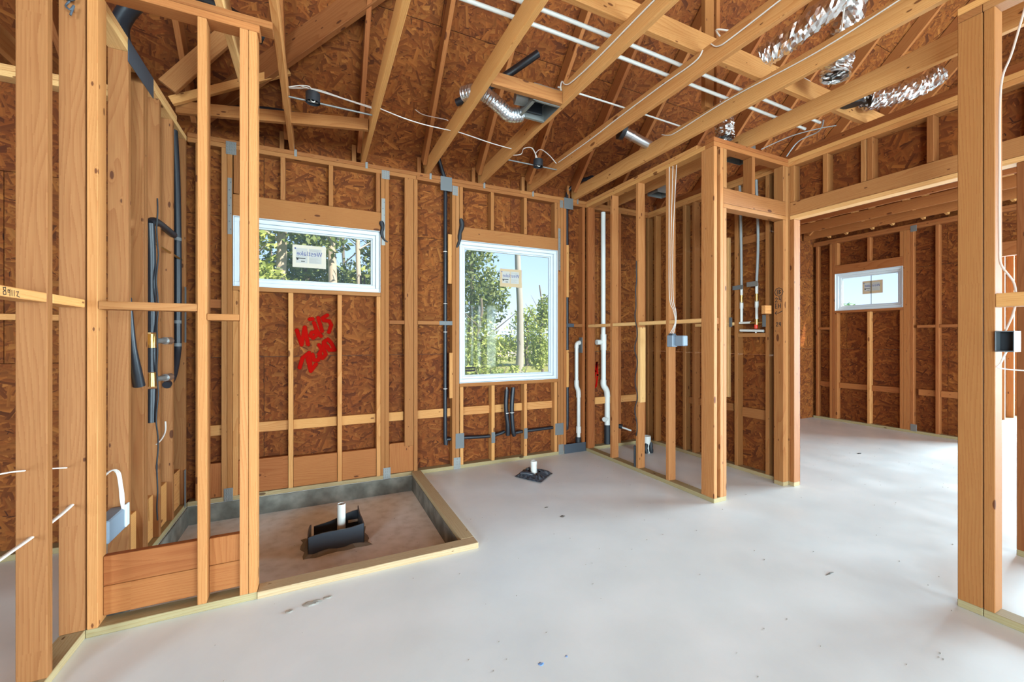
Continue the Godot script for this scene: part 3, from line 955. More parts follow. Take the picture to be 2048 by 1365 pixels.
# ------------------------------------------------------------------ the rest of the shell, behind the viewer
func build_shell() -> void:
	var w := thing("wall_front", "strand board wall behind the viewer with a wide opening", "wall", v3(2, 0, 9.6), "", "structure")
	var hole := Rect2(0.8, 0.02, 6.9, 2.42)
	osb_grid(w, Rect2(-14.2, 0, 18.9, H + 0.1), [Rect2(-7.7, 0.02, 6.9, 2.98)], v3(0, 0, 9.6), Vector3.LEFT, Vector3.UP, 2.44)
	lum(w, "header", v3(hole.position.x, 3.0, 9.50), v3(hole.end.x, 3.18, 9.59), "stud")
	var l := thing("wall_outer_left", "strand board outer wall out of frame on the left", "wall", v3(-4.7, 0, 0), "", "structure")
	osb_grid(l, Rect2(-9.7, 0, 14.0, H + 0.1), [Rect2(-8.65, 0.02, 6.1, 2.9)], v3(-4.7, 0, 0), Vector3(0, 0, -1), Vector3.UP, 2.44)
	# gable ends above the plates: strand board in rows
	for g in [["wall_gable_right", 8.02, -1.0], ["wall_gable_left", -4.71, 1.0]]:
		var n := thing(g[0], "strand board gable closing the roof space, " + ("right" if g[1] > 0 else "left") + " end", "wall", v3(g[1], H, 0), "", "structure")
		var y := H + 0.02
		var row := 0
		while y < 7.7:
			# each row spans the roof at its lower edge
			var half := 4.5 - (y - H - 0.2)
			if half < 0.2: break
			var zc := 0.28
			var a := zc - half
			var b := zc + half * 2.08
			var z := a
			var ww := 1.6 if row % 2 else 2.44
			while z < b - 0.01:
				ww = minf(ww, b - z)
				var at := v3(g[1] + g[2] * -0.006, y + 0.305, z + ww / 2)
				var st := begin()
				cbox(st, Vector3.ZERO, v3(0.012, 0.608, ww - 0.004), 0.0, ruv(), Basis.IDENTITY, 1.3, 1.3)
				obj(n, "sheathing_panel", st.commit(), pick("osb"), at)
				z += ww
				ww = 2.44
			y += 0.612
			row += 1

# ------------------------------------------------------------------ ceiling joists, rafters, roof boards
func build_ceiling() -> void:
	var c := thing("ceiling", "open ceiling joists and rafters under strand board roof sheathing", "ceiling", v3(1.5, H, -1.5), "", "structure")
	var joists := [-0.215, 0.392, 1.018, 1.612, 2.216, 2.835, 3.443, 4.22, 4.72, 5.28, 5.86, 6.44, 7.05, 7.6]
	for x in joists:
		var far: bool = x > 4.1
		lum(c, "joist", v3(x, H + 0.001, ZB - 0.06), v3(x + T, H + 0.141, 1.0), "joist" if not far else "red")
		# rafter beside each joist
		beam(c, "rafter", v3(x - 0.021, 3.10 + 0.09, ZB - 0.07 + 0.07), v3(x - 0.021, 3.10 + 0.09 + 4.4, ZB + 4.4), T, 0.14, "red")
		if not far:
			lum(c, "heel_block", v3(x - 0.08, H + 0.001, ZB - 0.07), v3(x - 0.042, H + 0.17, ZB - 0.03), "stud")
			boxes(c, "hurricane_tie", [[v3(x + T, H - 0.05, ZB + 0.001), v3(x + T + 0.022, H + 0.012, ZB + 0.004)], [v3(x + T, H, ZB - 0.02), v3(x + T + 0.002, H + 0.05, ZB + 0.004)]], M.galv, 0.0006)
	lum(c, "joist", v3(-0.462, H + 0.001, -3.80), v3(-0.424, H + 0.141, 1.0), "pale")
	for x in [-1.70, -2.31, -2.92]:
		lum(c, "joist", v3(x, H + 0.001, -3.73), v3(x + T, H + 0.141, 1.0), "stud")
	for x in [-0.9, -1.6, -2.2, -2.9, -3.6]:
		beam(c, "rafter", v3(x, 3.19, ZB), v3(x, 7.59, ZB + 4.4), T, 0.14, "red")
	# a block closing the bay of the register, and one beyond the closet
	lum(c, "block", v3(1.058, H + 0.001, -2.567), v3(1.610, H + 0.09, -2.529), "stud")
	# strongback laid across the joists
	lum(c, "strongback", v3(0.9, H + 0.142, -1.908), v3(7.8, H + 0.282, -1.87), "joist")
	lum(c, "strongback", v3(-0.95, H + 0.142, -2.40), v3(-0.22, H + 0.235, -2.362), "dark")
	# beam from the corner across to the second joist
	beam(c, "corner_beam", v3(-0.95, H + 0.05, -3.90), v3(0.39, H + 0.05, -3.545), T, 0.09, "stud")
	# diagonal hip member
	beam(c, "hip_rafter", v3(-0.86, 3.25, -4.17), v3(1.52, 4.82, -2.60), 0.045, 0.22, "dark")
	beam(c, "jack_rafter", v3(-0.97, 3.20, -3.76), v3(-0.35, 4.05, -3.76), T, 0.12, "stud")
	beam(c, "jack_rafter", v3(-0.97, 3.14, -3.84), v3(-0.20, 3.58, -3.84), T, 0.06, "joist")
	# truss post over the closet
	lum(c, "truss_post", v3(2.775, H + 0.142, -2.32), v3(2.875, 5.2, -2.28), "stud")
	lum(c, "truss_post", v3(2.905, H + 0.142, -2.32), v3(2.945, 5.2, -2.28), "red")
	# braces over the far wall
	for z in [-4.0, -3.4, -2.8, -2.2]:
		beam(c, "brace", v3(7.15, H + 0.30, z), v3(7.9, H + 0.06, z), T, 0.08, "joist")
		beam(c, "brace", v3(7.45, H + 0.28, z + 0.15), v3(7.9, H + 0.05, z + 0.25), T, 0.06, "joist")
	# roof sheathing: back slope and front slope, rows of boards
	var s := sqrt(0.5)
	var back_v := v3(0, s, s)
	var z0 := ZB - 0.11
	var y0 := 3.30 + (z0 - ZB)
	osb_grid(c, Rect2(-4.8, 0, 13.0, 6.34), [], v3(0, y0, z0), Vector3.RIGHT, back_v, 2.1)
	var front_v := v3(0, 4.57, -9.4).normalized()
	osb_grid(c, Rect2(-8.2, 0, 13.0, 10.45), [], v3(0, 3.10, 9.68), Vector3.LEFT, front_v, 2.44)
	felt(c, v3(1.7, y0, z0), Vector3.RIGHT, back_v, 13.2, 6.4)
	felt(c, v3(1.7, 3.10, 9.68), Vector3.LEFT, front_v, 13.2, 10.5)
	lum(c, "ridge_board", v3(-4.8, 7.52, 0.03), v3(8.2, 7.78, 0.45), "red")  # added over the ridge gap to stop light leaking in

func felt(parent: Node, o: Vector3, u: Vector3, v: Vector3, w: float, l: float) -> void:
	# roofing felt over the boards, added to stop light through the seams
	var n := u.cross(v).normalized()
	var st := begin()
	cbox(st, Vector3.ZERO, v3(w, l, 0.006), 0.0, Vector2.ZERO, Basis(u, v, n))
	obj(parent, "roofing_felt", st.commit(), M.wrap, o + v * l / 2.0 - n * 0.018)

# ------------------------------------------------------------------ windows
func window_unit(n: int, label: String, o: Vector3, u: Vector3, wdt: float, hgt: float) -> Node3D:
	# vinyl window: o is the lower corner on the inner face of the studs, u along the wall; n points into the room
	var w := thing("window_%d" % n, label, "window", o, "", "structure")
	var v := Vector3.UP
	var nn := u.cross(v)
	var ring := func(called: String, inset: float, ww: float, a: float, b: float, mat: Material) -> void:
		var st := begin()
		var B := Basis(u, v, nn)
		for q in [[inset, wdt - inset, inset, inset + ww], [inset, wdt - inset, hgt - inset - ww, hgt - inset], [inset, inset + ww, inset + ww, hgt - inset - ww], [wdt - inset - ww, wdt - inset, inset + ww, hgt - inset - ww]]:
			cbox(st, B * v3((q[0] + q[1]) / 2, (q[2] + q[3]) / 2, (a + b) / 2), v3(q[1] - q[0], q[3] - q[2], absf(b - a)), 0.003, Vector2.ZERO, B)
		obj(w, called, st.commit(), mat, o)
	ring.call("frame", 0.006, 0.034, -0.112, -0.022, M.vinyl)
	ring.call("sash", 0.040, 0.030, -0.10, -0.045, M.vinyl)
	ring.call("glazing_bead", 0.070, 0.012, -0.09, -0.06, M.vinyl)
	ring.call("flashing_tape", 0.0, 0.005, -0.09, 0.003, M.tape)
	var st := begin()
	var B := Basis(u, v, nn)
	cbox(st, B * v3(wdt / 2, hgt / 2, -0.075), v3(wdt - 0.16, hgt - 0.16, 0.006), 0.0, Vector2.ZERO, B)
	obj(w, "pane", st.commit(), M.glass, o)
	return w

func sticker(label: String, o: Vector3, u: Vector3, ww: float, hh: float, paper: Material, n: Vector3) -> void:
	# a maker's label stuck to the outside of a pane: its print shows mirrored from inside
	var t := thing("window_sticker", label, "sticker", o)
	var v := Vector3.UP
	var B := Basis(u, v, n)
	var flat := func(called: String, x0: float, y0: float, x1: float, y1: float, h: float, mat: Material) -> void:
		var st := begin()
		cbox(st, B * v3((x0 + x1) / 2 * ww, (y0 + y1) / 2 * hh, h), v3((x1 - x0) * ww, (y1 - y0) * hh, 0.0008), 0.0, Vector2.ZERO, B)
		obj(t, called, st.commit(), mat, o)
	flat.call("paper", -0.5, -0.5, 0.5, 0.5, 0.0, paper)
	flat.call("print_block", -0.40, -0.30, -0.06, 0.36, 0.0008, M.tape2)
	flat.call("print_block", -0.02, -0.30, 0.36, 0.36, 0.0008, M.tape2)
	flat.call("print_bar", -0.40, -0.11, -0.12, -0.07, 0.0016, M.ink)
	flat.call("print_bar", -0.38, -0.17, -0.33, -0.11, 0.0016, M.ink)
	flat.call("print_bar", -0.25, -0.24, -0.14, -0.21, 0.0016, M.ink)
	for k in 5:
		flat.call("print_line", 0.0, -0.26 + k * 0.045, 0.30 - 0.05 * (k % 3), -0.25 + k * 0.045, 0.0016, M.print_grey)
	for k in 2:
		flat.call("print_line", 0.0, 0.25 + k * 0.05, 0.30, 0.262 + k * 0.05, 0.0016, M.print_grey)
	flat.call("print_mark", -0.44, 0.30, -0.40, 0.37, 0.0016, M.print_blue)
	var tm := TextMesh.new()
	var f := SystemFont.new()
	f.font_names = PackedStringArray(["Droid Sans"])
	tm.font = f
	tm.text = "Westlake"
	tm.font_size = 64
	tm.pixel_size = ww * 0.86 / 290.0
	tm.depth = 0.0006
	var o2 := obj(t, "lettering", tm, M.print_blue, o + v * hh * 0.12 + n * 0.0022)
	o2.basis = Basis(-u, v, -n)

func build_windows() -> void:
	M.tape2 = std(c8(176, 172, 164), 0.8)
	var w1 := window_unit(1, "wide low white vinyl window high in the shower wall", v3(-0.64, 1.833, ZB), Vector3.RIGHT, 1.21, 0.602)
	var w2 := window_unit(2, "tall white vinyl window in the middle of the back wall", v3(1.379, 0.906, ZB), Vector3.RIGHT, 1.221, 1.529)
	var w3 := window_unit(3, "small white vinyl window in the far right wall", v3(7.917, 1.858, -3.94), Vector3(0, 0, 1), 0.893, 0.62)
	# (the far window faces into the room along -x)
	sticker("cream maker's sticker with mirrored blue lettering on the wide window", v3(-0.054, 2.143, ZB - 0.070), Vector3.RIGHT, 0.28, 0.207, M.paper, Vector3(0, 0, 1))
	sticker("tan maker's sticker with mirrored lettering on the tall window", v3(2.018, 2.077, ZB - 0.070), Vector3.RIGHT, 0.275, 0.205, M.paper_tan, Vector3(0, 0, 1))
	sticker("tan maker's sticker on the small far window", v3(7.987, 2.21, -3.45), Vector3(0, 0, 1), 0.265, 0.205, M.paper_tan, Vector3(-1, 0, 0))
	# wax pencil marks on the panes
	var zg := ZB - 0.071
	strokes(w1, "wax_marks", [[[0.0, 0.0], [0.02, 0.05], [0.045, 0.055], [0.05, 0.02], [0.03, -0.012], [0.005, -0.005], [0.0, 0.0]], [[0.05, 0.06], [0.06, 0.035], [0.08, 0.035], [0.105, 0.01], [0.13, 0.03]], [[0.455, 0.05], [0.475, 0.09], [0.485, 0.11], [0.487, 0.09]]], v3(-0.105, 1.90, zg), Vector3.RIGHT, Vector3.UP, 0.004, M.ink)
	boxes(w1, "pane_mark", [[v3(0.385, 1.915, zg), v3(0.405, 2.0, zg + 0.001)], [v3(0.42, 1.915, zg), v3(0.438, 1.995, zg + 0.001)]], M.ink, 0.0)
	strokes(w2, "wax_marks", [[[0.0, 0.12], [0.05, 0.105], [0.03, 0.07], [0.025, 0.03], [0.055, 0.02], [0.06, -0.02]], [[0.05, 0.105], [0.11, 0.09]], [[0.28, 0.11], [0.32, 0.13], [0.36, 0.12]], [[0.24, 0.05], [0.27, 0.02], [0.33, 0.0], [0.40, 0.0]], [[0.48, 0.07], [0.5, 0.05], [0.505, 0.01]], [[0.68, 0.1], [0.65, 0.07], [0.665, 0.01], [0.69, -0.05]]], v3(1.63, 1.30, zg), Vector3.RIGHT, Vector3.UP, 0.0045, M.ink)
	boxes(w2, "pane_mark", [[v3(1.47, 1.055, zg), v3(1.58, 1.075, zg + 0.001)], [v3(1.47, 1.022, zg), v3(1.58, 1.045, zg + 0.001)]], M.ink, 0.0)
	boxes(w3, "pane_mark", [[v3(7.984, 2.41, -3.14), v3(7.985, 2.415, -3.06)], [v3(7.984, 2.385, -3.15), v3(7.985, 2.39, -3.07)]], M.ink, 0.0)
	boxes(w3, "crack_line", [[v3(7.981, 1.94, -3.468), v3(7.982, 2.40, -3.461)]], M.ink, 0.0)
	# black sealant at the upper corners
	tube(w1, "sealant", [v3(0.575, 2.53, ZB + 0.008), v3(0.59, 2.47, ZB + 0.01), v3(0.58, 2.42, ZB + 0.008), v3(0.60, 2.36, ZB + 0.006), v3(0.64, 2.335, ZB + 0.004)], [0.016, 0.024, 0.022, 0.016, 0.018, 0.017, 0.018, 0.016, 0.012, 0.01, 0.008, 0.006, 0.004], M.black, 10, 3)
	tube(w2, "sealant", [v3(1.39, 2.66, ZB + 0.006), v3(1.405, 2.59, ZB + 0.01), v3(1.38, 2.50, ZB + 0.01), v3(1.375, 2.42, ZB + 0.008), v3(1.345, 2.35, ZB + 0.006)], [0.014, 0.022, 0.026, 0.024, 0.026, 0.022, 0.018, 0.022, 0.02, 0.014, 0.016, 0.012, 0.008], M.black, 10, 3)

# ------------------------------------------------------------------ pipes
func build_plumbing() -> void:
	var zp := ZB - 0.045
	# black insulated supply loops under the tall window
	var p := thing("insulated_pipe", "black insulated pipe down the left of the tall window turning under it", "pipe", v3(1.237, 3.0, zp))
	tube(p, "riser", [v3(1.15, 3.30, ZB - 0.03), v3(1.20, 3.16, zp), v3(1.235, 3.05, zp), v3(1.237, 2.8, zp), v3(1.236, 1.6, zp), v3(1.236, 0.36, zp), v3(1.25, 0.31, zp)], 0.021, M.rubber, 12, 4)
	tube(p, "run", [v3(1.25, 0.315, zp), v3(1.45, 0.312, zp), v3(1.75, 0.30, zp), v3(1.90, 0.325, zp), v3(1.925, 0.34, zp)], 0.019, M.rubber, 12, 4)
	tube(p, "stub_up", [v3(1.94, 0.30, ZB + 0.01), v3(1.935, 0.42, ZB + 0.02), v3(1.912, 0.62, ZB + 0.02), v3(1.925, 0.815, ZB + 0.015)], 0.024, M.rubber, 12, 4)
	pipe_open(p, "pipe_end", v3(1.925, 0.81, ZB + 0.015), v3(1.926, 0.84, ZB + 0.015), 0.009, 0.002, M.galv, 12)
	for y in [2.30, 1.75, 1.45, 0.85]: tube(p, "zip_tie", [v3(1.236, y, zp), v3(1.236, y + 0.006, zp)], 0.0225, M.cable, 12)
	tube(p, "zip_tie", [v3(1.92, 0.55, ZB + 0.02), v3(1.92, 0.557, ZB + 0.02)], 0.026, M.cable, 12)
	var q := thing("insulated_pipe", "black insulated pipe down the right of the tall window turning under it", "pipe", v3(2.75, 3.0, zp))
	tube(q, "riser", [v3(2.93, 3.28, ZB + 0.25), v3(2.86, 3.27, ZB + 0.08), v3(2.79, 3.20, zp), v3(2.757, 3.08, zp), v3(2.756, 2.8, zp), v3(2.76, 1.6, zp), v3(2.762, 0.38, zp), v3(2.74, 0.325, zp)], 0.021, M.rubber, 12, 4)
	tube(q, "run", [v3(2.74, 0.325, zp), v3(2.45, 0.318, zp), v3(2.15, 0.312, zp), v3(2.03, 0.30, zp)], 0.019, M.rubber, 12, 4)
	tube(q, "stub_up", [v3(2.02, 0.29, ZB + 0.012), v3(2.0, 0.36, ZB + 0.02), v3(1.985, 0.6, ZB + 0.02), v3(2.005, 0.835, ZB + 0.015)], 0.024, M.rubber, 12, 4)
	tube(q, "zip_tie", [v3(1.987, 0.55, ZB + 0.02), v3(1.987, 0.557, ZB + 0.02)], 0.026, M.cable, 12)
	# white drain and vent lines
	var d := thing("drain_pipe", "white plastic trap arm and drop left of the closet wall", "pipe", v3(2.91, 0, zp))
	tube(d, "elbow", [v3(2.96, 1.33, zp), v3(2.935, 1.335, zp), v3(2.905, 1.315, zp), v3(2.90, 1.27, zp)], 0.027, M.pvc, 16, 4)
	tube(d, "pipe", [v3(2.90, 1.29, zp), v3(2.90, 0.84, zp)], 0.023, M.pvc, 16)
	tube(d, "offset_fitting", [v3(2.90, 0.87, zp), v3(2.902, 0.80, zp), v3(2.925, 0.74, zp), v3(2.93, 0.66, zp)], 0.029, M.pvc, 16, 4)
	tube(d, "pipe", [v3(2.93, 0.70, zp), v3(2.93, 0.16, zp)], 0.023, M.pvc, 16)
	tube(d, "coupling", [v3(2.93, 0.30, zp), v3(2.93, 0.22, zp)], 0.030, M.pvc, 16)
	tube(d, "sleeve", [v3(2.925, 0.17, zp), v3(2.925, 0.0, zp)], 0.034, M.black, 14)
	var e := thing("drain_pipe", "tall white plastic vent pipe in the closet back wall", "pipe", v3(3.31, 0, zp))
	tube(e, "pipe", [v3(3.306, 2.995, zp), v3(3.306, 1.36, zp)], 0.029, M.pvc, 16)
	tube(e, "tee", [v3(3.31, 1.44, zp), v3(3.31, 1.24, zp)], 0.037, M.pvc, 16)
	tube(e, "tee_branch", [v3(3.31, 1.34, zp), v3(3.20, 1.34, zp)], 0.032, M.pvc, 16)
	tube(e, "pipe", [v3(3.31, 1.3, zp), v3(3.31, 0.82, zp)], 0.031, M.pvc, 16)
	tube(e, "offset_fitting", [v3(3.31, 0.86, zp), v3(3.312, 0.79, zp), v3(3.36, 0.72, zp), v3(3.37, 0.64, zp)], 0.037, M.pvc, 16, 4)
	tube(e, "pipe", [v3(3.37, 0.70, zp), v3(3.37, 0.26, zp)], 0.034, M.pvc, 16)
	tube(e, "cleanout", [v3(3.37, 0.36, zp), v3(3.30, 0.36, zp + 0.03)], 0.03, M.pvc, 16)
	tube(e, "sleeve", [v3(3.37, 0.28, zp), v3(3.37, 0.0, zp)], 0.038, M.black, 14)
	var s := thing("stub_out", "small white stub pipe with black collar low in the closet", "pipe", v3(3.56, 0.25, ZB))
	tube(s, "collar", [v3(3.52, 0.26, ZB - 0.02), v3(3.56, 0.25, ZB + 0.02)], 0.03, M.black, 12)
	tube(s, "pipe", [v3(3.54, 0.25, ZB), v3(3.62, 0.215, ZB + 0.12)], 0.011, M.pvc, 12)
	var tf := thing("toilet_stub", "white toilet drain stub wrapped in torn black tape", "pipe", v3(3.64, 0, -3.83))
	pipe_open(tf, "pipe", v3(3.64, 0, -3.83), v3(3.64, 0.20, -3.83), 0.05, 0.006, M.pvc)
	for k in 5:
		var a := k * 1.26 + 1.0
		tube(tf, "tape_rag", [v3(3.64 + cos(a) * 0.05, 0.13 - 0.015 * (k % 3), -3.83 + sin(a) * 0.05), v3(3.64 + cos(a + 0.3) * 0.055, 0.06, -3.83 + sin(a + 0.3) * 0.055), v3(3.64 + cos(a) * 0.058, 0.0, -3.83 + sin(a) * 0.058)], [0.014, 0.022, 0.026, 0.024, 0.028, 0.024, 0.02], M.black, 8, 3)
	# drains standing in the floor
	shower_drain()
	tub_drain()
	# washer style supply box in the closet wall
	supply_box()
	shower_valve()
	# white plastic water lines across the joists
	for a in [["water_line", -2.035, "rear of two parallel white plastic water lines lying across the ceiling joists"], ["water_line", -2.153, "second white plastic water line across the joists, nearer the back wall"]]:
		var t := thing(a[0], a[2], "pipe", v3(2.2, H + 0.155, a[1]), "white water lines over the joists")
		tube(t, "pipe", [v3(-0.2, H + 0.155, a[1]), v3(1.3, H + 0.160, a[1] + 0.01), v3(2.6, H + 0.157, a[1]), v3(3.9, H + 0.158, a[1] - 0.02)], 0.0125, M.pvc, 12, 6)
	var r := thing("water_line", "thin single white line crossing three joists toward the closet", "pipe", v3(2.2, H + 0.146, -2.59))
	tube(r, "pipe", [v3(1.60, H + 0.148, -2.58), v3(2.2, H + 0.149, -2.585), v3(2.9, H + 0.148, -2.60)], 0.0065, M.pvc, 10, 6)
	var bp := thing("insulated_pipe", "short black insulated pipe end above the ceiling register", "pipe", v3(1.3, 3.4, -2.7))
	tube(bp, "sleeve", [v3(0.98, 3.20, -3.05), v3(1.16, 3.26, -2.86), v3(1.49, 3.50, -2.68)], 0.028, M.rubber, 14, 5)
	var hb := thing("insulated_pipe", "thick black insulated hose arching over the top of the shower wall", "pipe", v3(-1.0, 3.2, -3.2))
	tube(hb, "hose", [v3(-1.03, 3.07, -3.25), v3(-1.02, 3.20, -3.12), v3(-0.85, 3.34, -3.0), v3(-0.60, 3.36, -2.95), v3(-0.30, 3.30, -3.05)], 0.045, M.rubber, 16, 6)
	var lc := thing("insulated_pipe", "dark hose lying on the corner beam near the hip rafter", "pipe", v3(-0.8, 3.2, -3.9))
	tube(lc, "hose", [v3(-0.72, 3.20, -3.98), v3(-0.4, 3.26, -3.95), v3(-0.1, 3.30, -4.0)], 0.035, M.rubber, 14, 6)
	var vp := thing("drain_pipe", "white plastic vent pipe rising through the left wall plate", "pipe", v3(-1.0, 0, -3.18))
	tube(vp, "pipe", [v3(-1.03, 2.1, -3.19), v3(-1.03, 3.9, -3.19)], 0.022, M.pvc, 16)

func shower_drain() -> void:
	var c := v3(0.13, -0.15, -3.33)
	var t := thing("shower_drain", "black plastic drain box with white pipe stub in the sunken shower", "drain", c)
	var B := Basis(Vector3.UP, 0.06)
	var mk := func(called: String, quads: Array) -> void:
		var st := begin()
		for q in quads:
			var a: Vector3 = B * q[0]
			var b: Vector3 = B * q[1]
			var n := (b - a).cross(Vector3.UP).normalized()
			# a bent, sagging sheet, 6 mm thick
			var cols := 8
			for i in cols:
				var f0 := float(i) / cols
				var f1 := float(i + 1) / cols
				var o0: Vector3 = n * sin(f0 * PI) * q[3]
				var o1: Vector3 = n * sin(f1 * PI) * q[3]
				var h0: float = lerpf(q[2], q[4], f0) + sin(f0 * 7.0 + q[3] * 50.0) * 0.006
				var h1: float = lerpf(q[2], q[4], f1) + sin(f1 * 7.0 + q[3] * 50.0) * 0.006
				var p := [a.lerp(b, f0), a.lerp(b, f1), a.lerp(b, f1) + o1 + Vector3.UP * h1, a.lerp(b, f0) + o0 + Vector3.UP * h0]
				for sgn in [-1, 1]:
					var z: Vector3 = n * 0.004 * sgn
					var v := [p[0] + z, p[1] + z, p[2] + z, p[3] + z]
					tri(st, [v[0], v[1], v[2]], n * sgn, [Vector2.ZERO, Vector2.ZERO, Vector2.ZERO])
					tri(st, [v[0], v[2], v[3]], n * sgn, [Vector2.ZERO, Vector2.ZERO, Vector2.ZERO])
				tri(st, [p[3] + n * 0.004, p[3] - n * 0.004, p[2] - n * 0.004], Vector3.UP, [Vector2.ZERO, Vector2.ZERO, Vector2.ZERO])
				tri(st, [p[3] + n * 0.004, p[2] - n * 0.004, p[2] + n * 0.004], Vector3.UP, [Vector2.ZERO, Vector2.ZERO, Vector2.ZERO])
		obj(t, called, st.commit(), M.black_soft, c)
	M.black_soft = std(c8(52, 56, 62), 0.34)
	var x := 0.185
	var zf := 0.10
	var zr := -0.17
	mk.call("front_side", [[v3(-x, 0, zf), v3(x, 0, zf), 0.135, -0.003, 0.155]])
	mk.call("right_side", [[v3(x, 0, zf), v3(x, 0, zr), 0.155, -0.004, 0.19]])
	mk.call("rear_side", [[v3(x, 0, zr), v3(-x + 0.05, 0, zr), 0.16, 0.006, 0.09]])
	mk.call("left_side", [[v3(-x + 0.03, 0, zr), v3(-x, 0, zf), 0.11, 0.008, 0.135]])
	# a foot of set concrete and mud round the box
	var st := begin()
	var ring := []
	for k in 28:
		var a := TAU * k / 28
		var rr := 1.0 + 0.05 * sin(k * 2.3) + 0.03 * sin(k * 5.1)
		ring.append(v3(clampf(cos(a) * 0.30, -0.22, 0.235) * rr, 0.0, -0.035 + clampf(sin(a) * 0.26, -0.16, 0.165) * rr))
	for k in 28:
		var a: Vector3 = B * ring[k]
		var b: Vector3 = B * ring[(k + 1) % 28]
		var a2 := a * 0.86 + Vector3.UP * (0.02 + 0.008 * sin(k * 1.7))
		var b2 := b * 0.86 + Vector3.UP * (0.02 + 0.008 * sin((k + 1) % 28 * 1.7))
		var n := (b2 - a).cross(b - a).normalized()
		if n.y < 0: n = -n
		tri(st, [a, b, b2], n, [Vector2.ZERO, Vector2.ZERO, Vector2.ZERO])
		tri(st, [a, b2, a2], n, [Vector2.ZERO, Vector2.ZERO, Vector2.ZERO])
		tri(st, [a2, b2, Vector3.UP * 0.028], Vector3.UP, [Vector2.ZERO, Vector2.ZERO, Vector2.ZERO])
	obj(t, "mud_foot", st.commit(), M.mud, c)
	pipe_open(t, "pipe", c + v3(0.045, 0.0, -0.07), c + v3(0.045, 0.27, -0.07), 0.03, 0.005, M.pvc)
	boxes(t, "tape_strip", [[c + v3(0.10, 0.075, -0.163), c + v3(0.17, 0.095, -0.16)]], M.paper, 0.0)

func tub_drain() -> void:
	var c := v3(1.985, 0, -3.66)
	var t := thing("floor_drain", "white pipe stub in crumpled black plastic on the floor below the tall window", "drain", c)
	pipe_open(t, "pipe", c, c + v3(0, 0.15, 0), 0.031, 0.005, M.pvc)
	tube(t, "pipe_collar", [c + v3(0, 0.115, 0), c + v3(0, 0.148, 0)], 0.0335, M.pvc, 20, 0, 1.0, false)
	# a rumpled square of plastic, corners lifted
	var n := FastNoiseLite.new()
	n.seed = 4
	n.frequency = 0.9
	var st := begin()
	st.set_smooth_group(0)
	var N := 18
	var P := func(i: int, k: int) -> Vector3:
		var a := (float(i) / N - 0.5) * 2.0
		var b := (float(k) / N - 0.5) * 2.0
		var e := maxf(absf(a), absf(b))
		var y := 0.006 + 0.05 * maxf(0.0, 0.55 - absf(e - 0.55)) * (0.8 + n.get_noise_2d(i * 0.9, k * 0.9) * 2.2) * smoothstep(1.0, 0.7, e) + 0.012 * absf(n.get_noise_2d(i * 2.0, k * 2.0))
		return v3((a * 0.125 + b * 0.075) * (1.0 + 0.12 * n.get_noise_2d(i * 0.7, 3.0)), y, (-a * 0.10 + b * 0.135) * (1.0 + 0.12 * n.get_noise_2d(7.0, k * 0.7)))
	for i in N:
		for k in N:
			var q := [P.call(i, k), P.call(i + 1, k), P.call(i + 1, k + 1), P.call(i, k + 1)]
			for o in [[0, 1, 2], [0, 2, 3]]:
				var nn: Vector3 = (q[o[2]] - q[o[0]]).cross(q[o[1]] - q[o[0]]).normalized()
				if nn.y < 0: nn = -nn
				tri(st, [q[o[0]], q[o[1]], q[o[2]]], nn, [Vector2.ZERO, Vector2.ZERO, Vector2.ZERO])
	obj(t, "plastic_sheet", st.commit(), M.black_soft, c)
	tube(t, "plastic_roll", [c + v3(-0.135, 0.035, -0.02), c + v3(-0.08, 0.04, 0.03), c + v3(-0.025, 0.022, 0.075)], 0.018, M.black_soft, 10, 3)
	tube(t, "plastic_roll", [c + v3(0.03, 0.03, -0.045), c + v3(0.10, 0.03, -0.02), c + v3(0.16, 0.014, 0.02)], 0.016, M.black_soft, 10, 3)
	tube(t, "plastic_roll", [c + v3(0.028, 0.085, -0.01), c + v3(0.034, 0.04, 0.0), c + v3(0.05, 0.012, 0.03)], [0.004, 0.008, 0.012, 0.013, 0.016, 0.016, 0.014], M.black_soft, 10, 3)

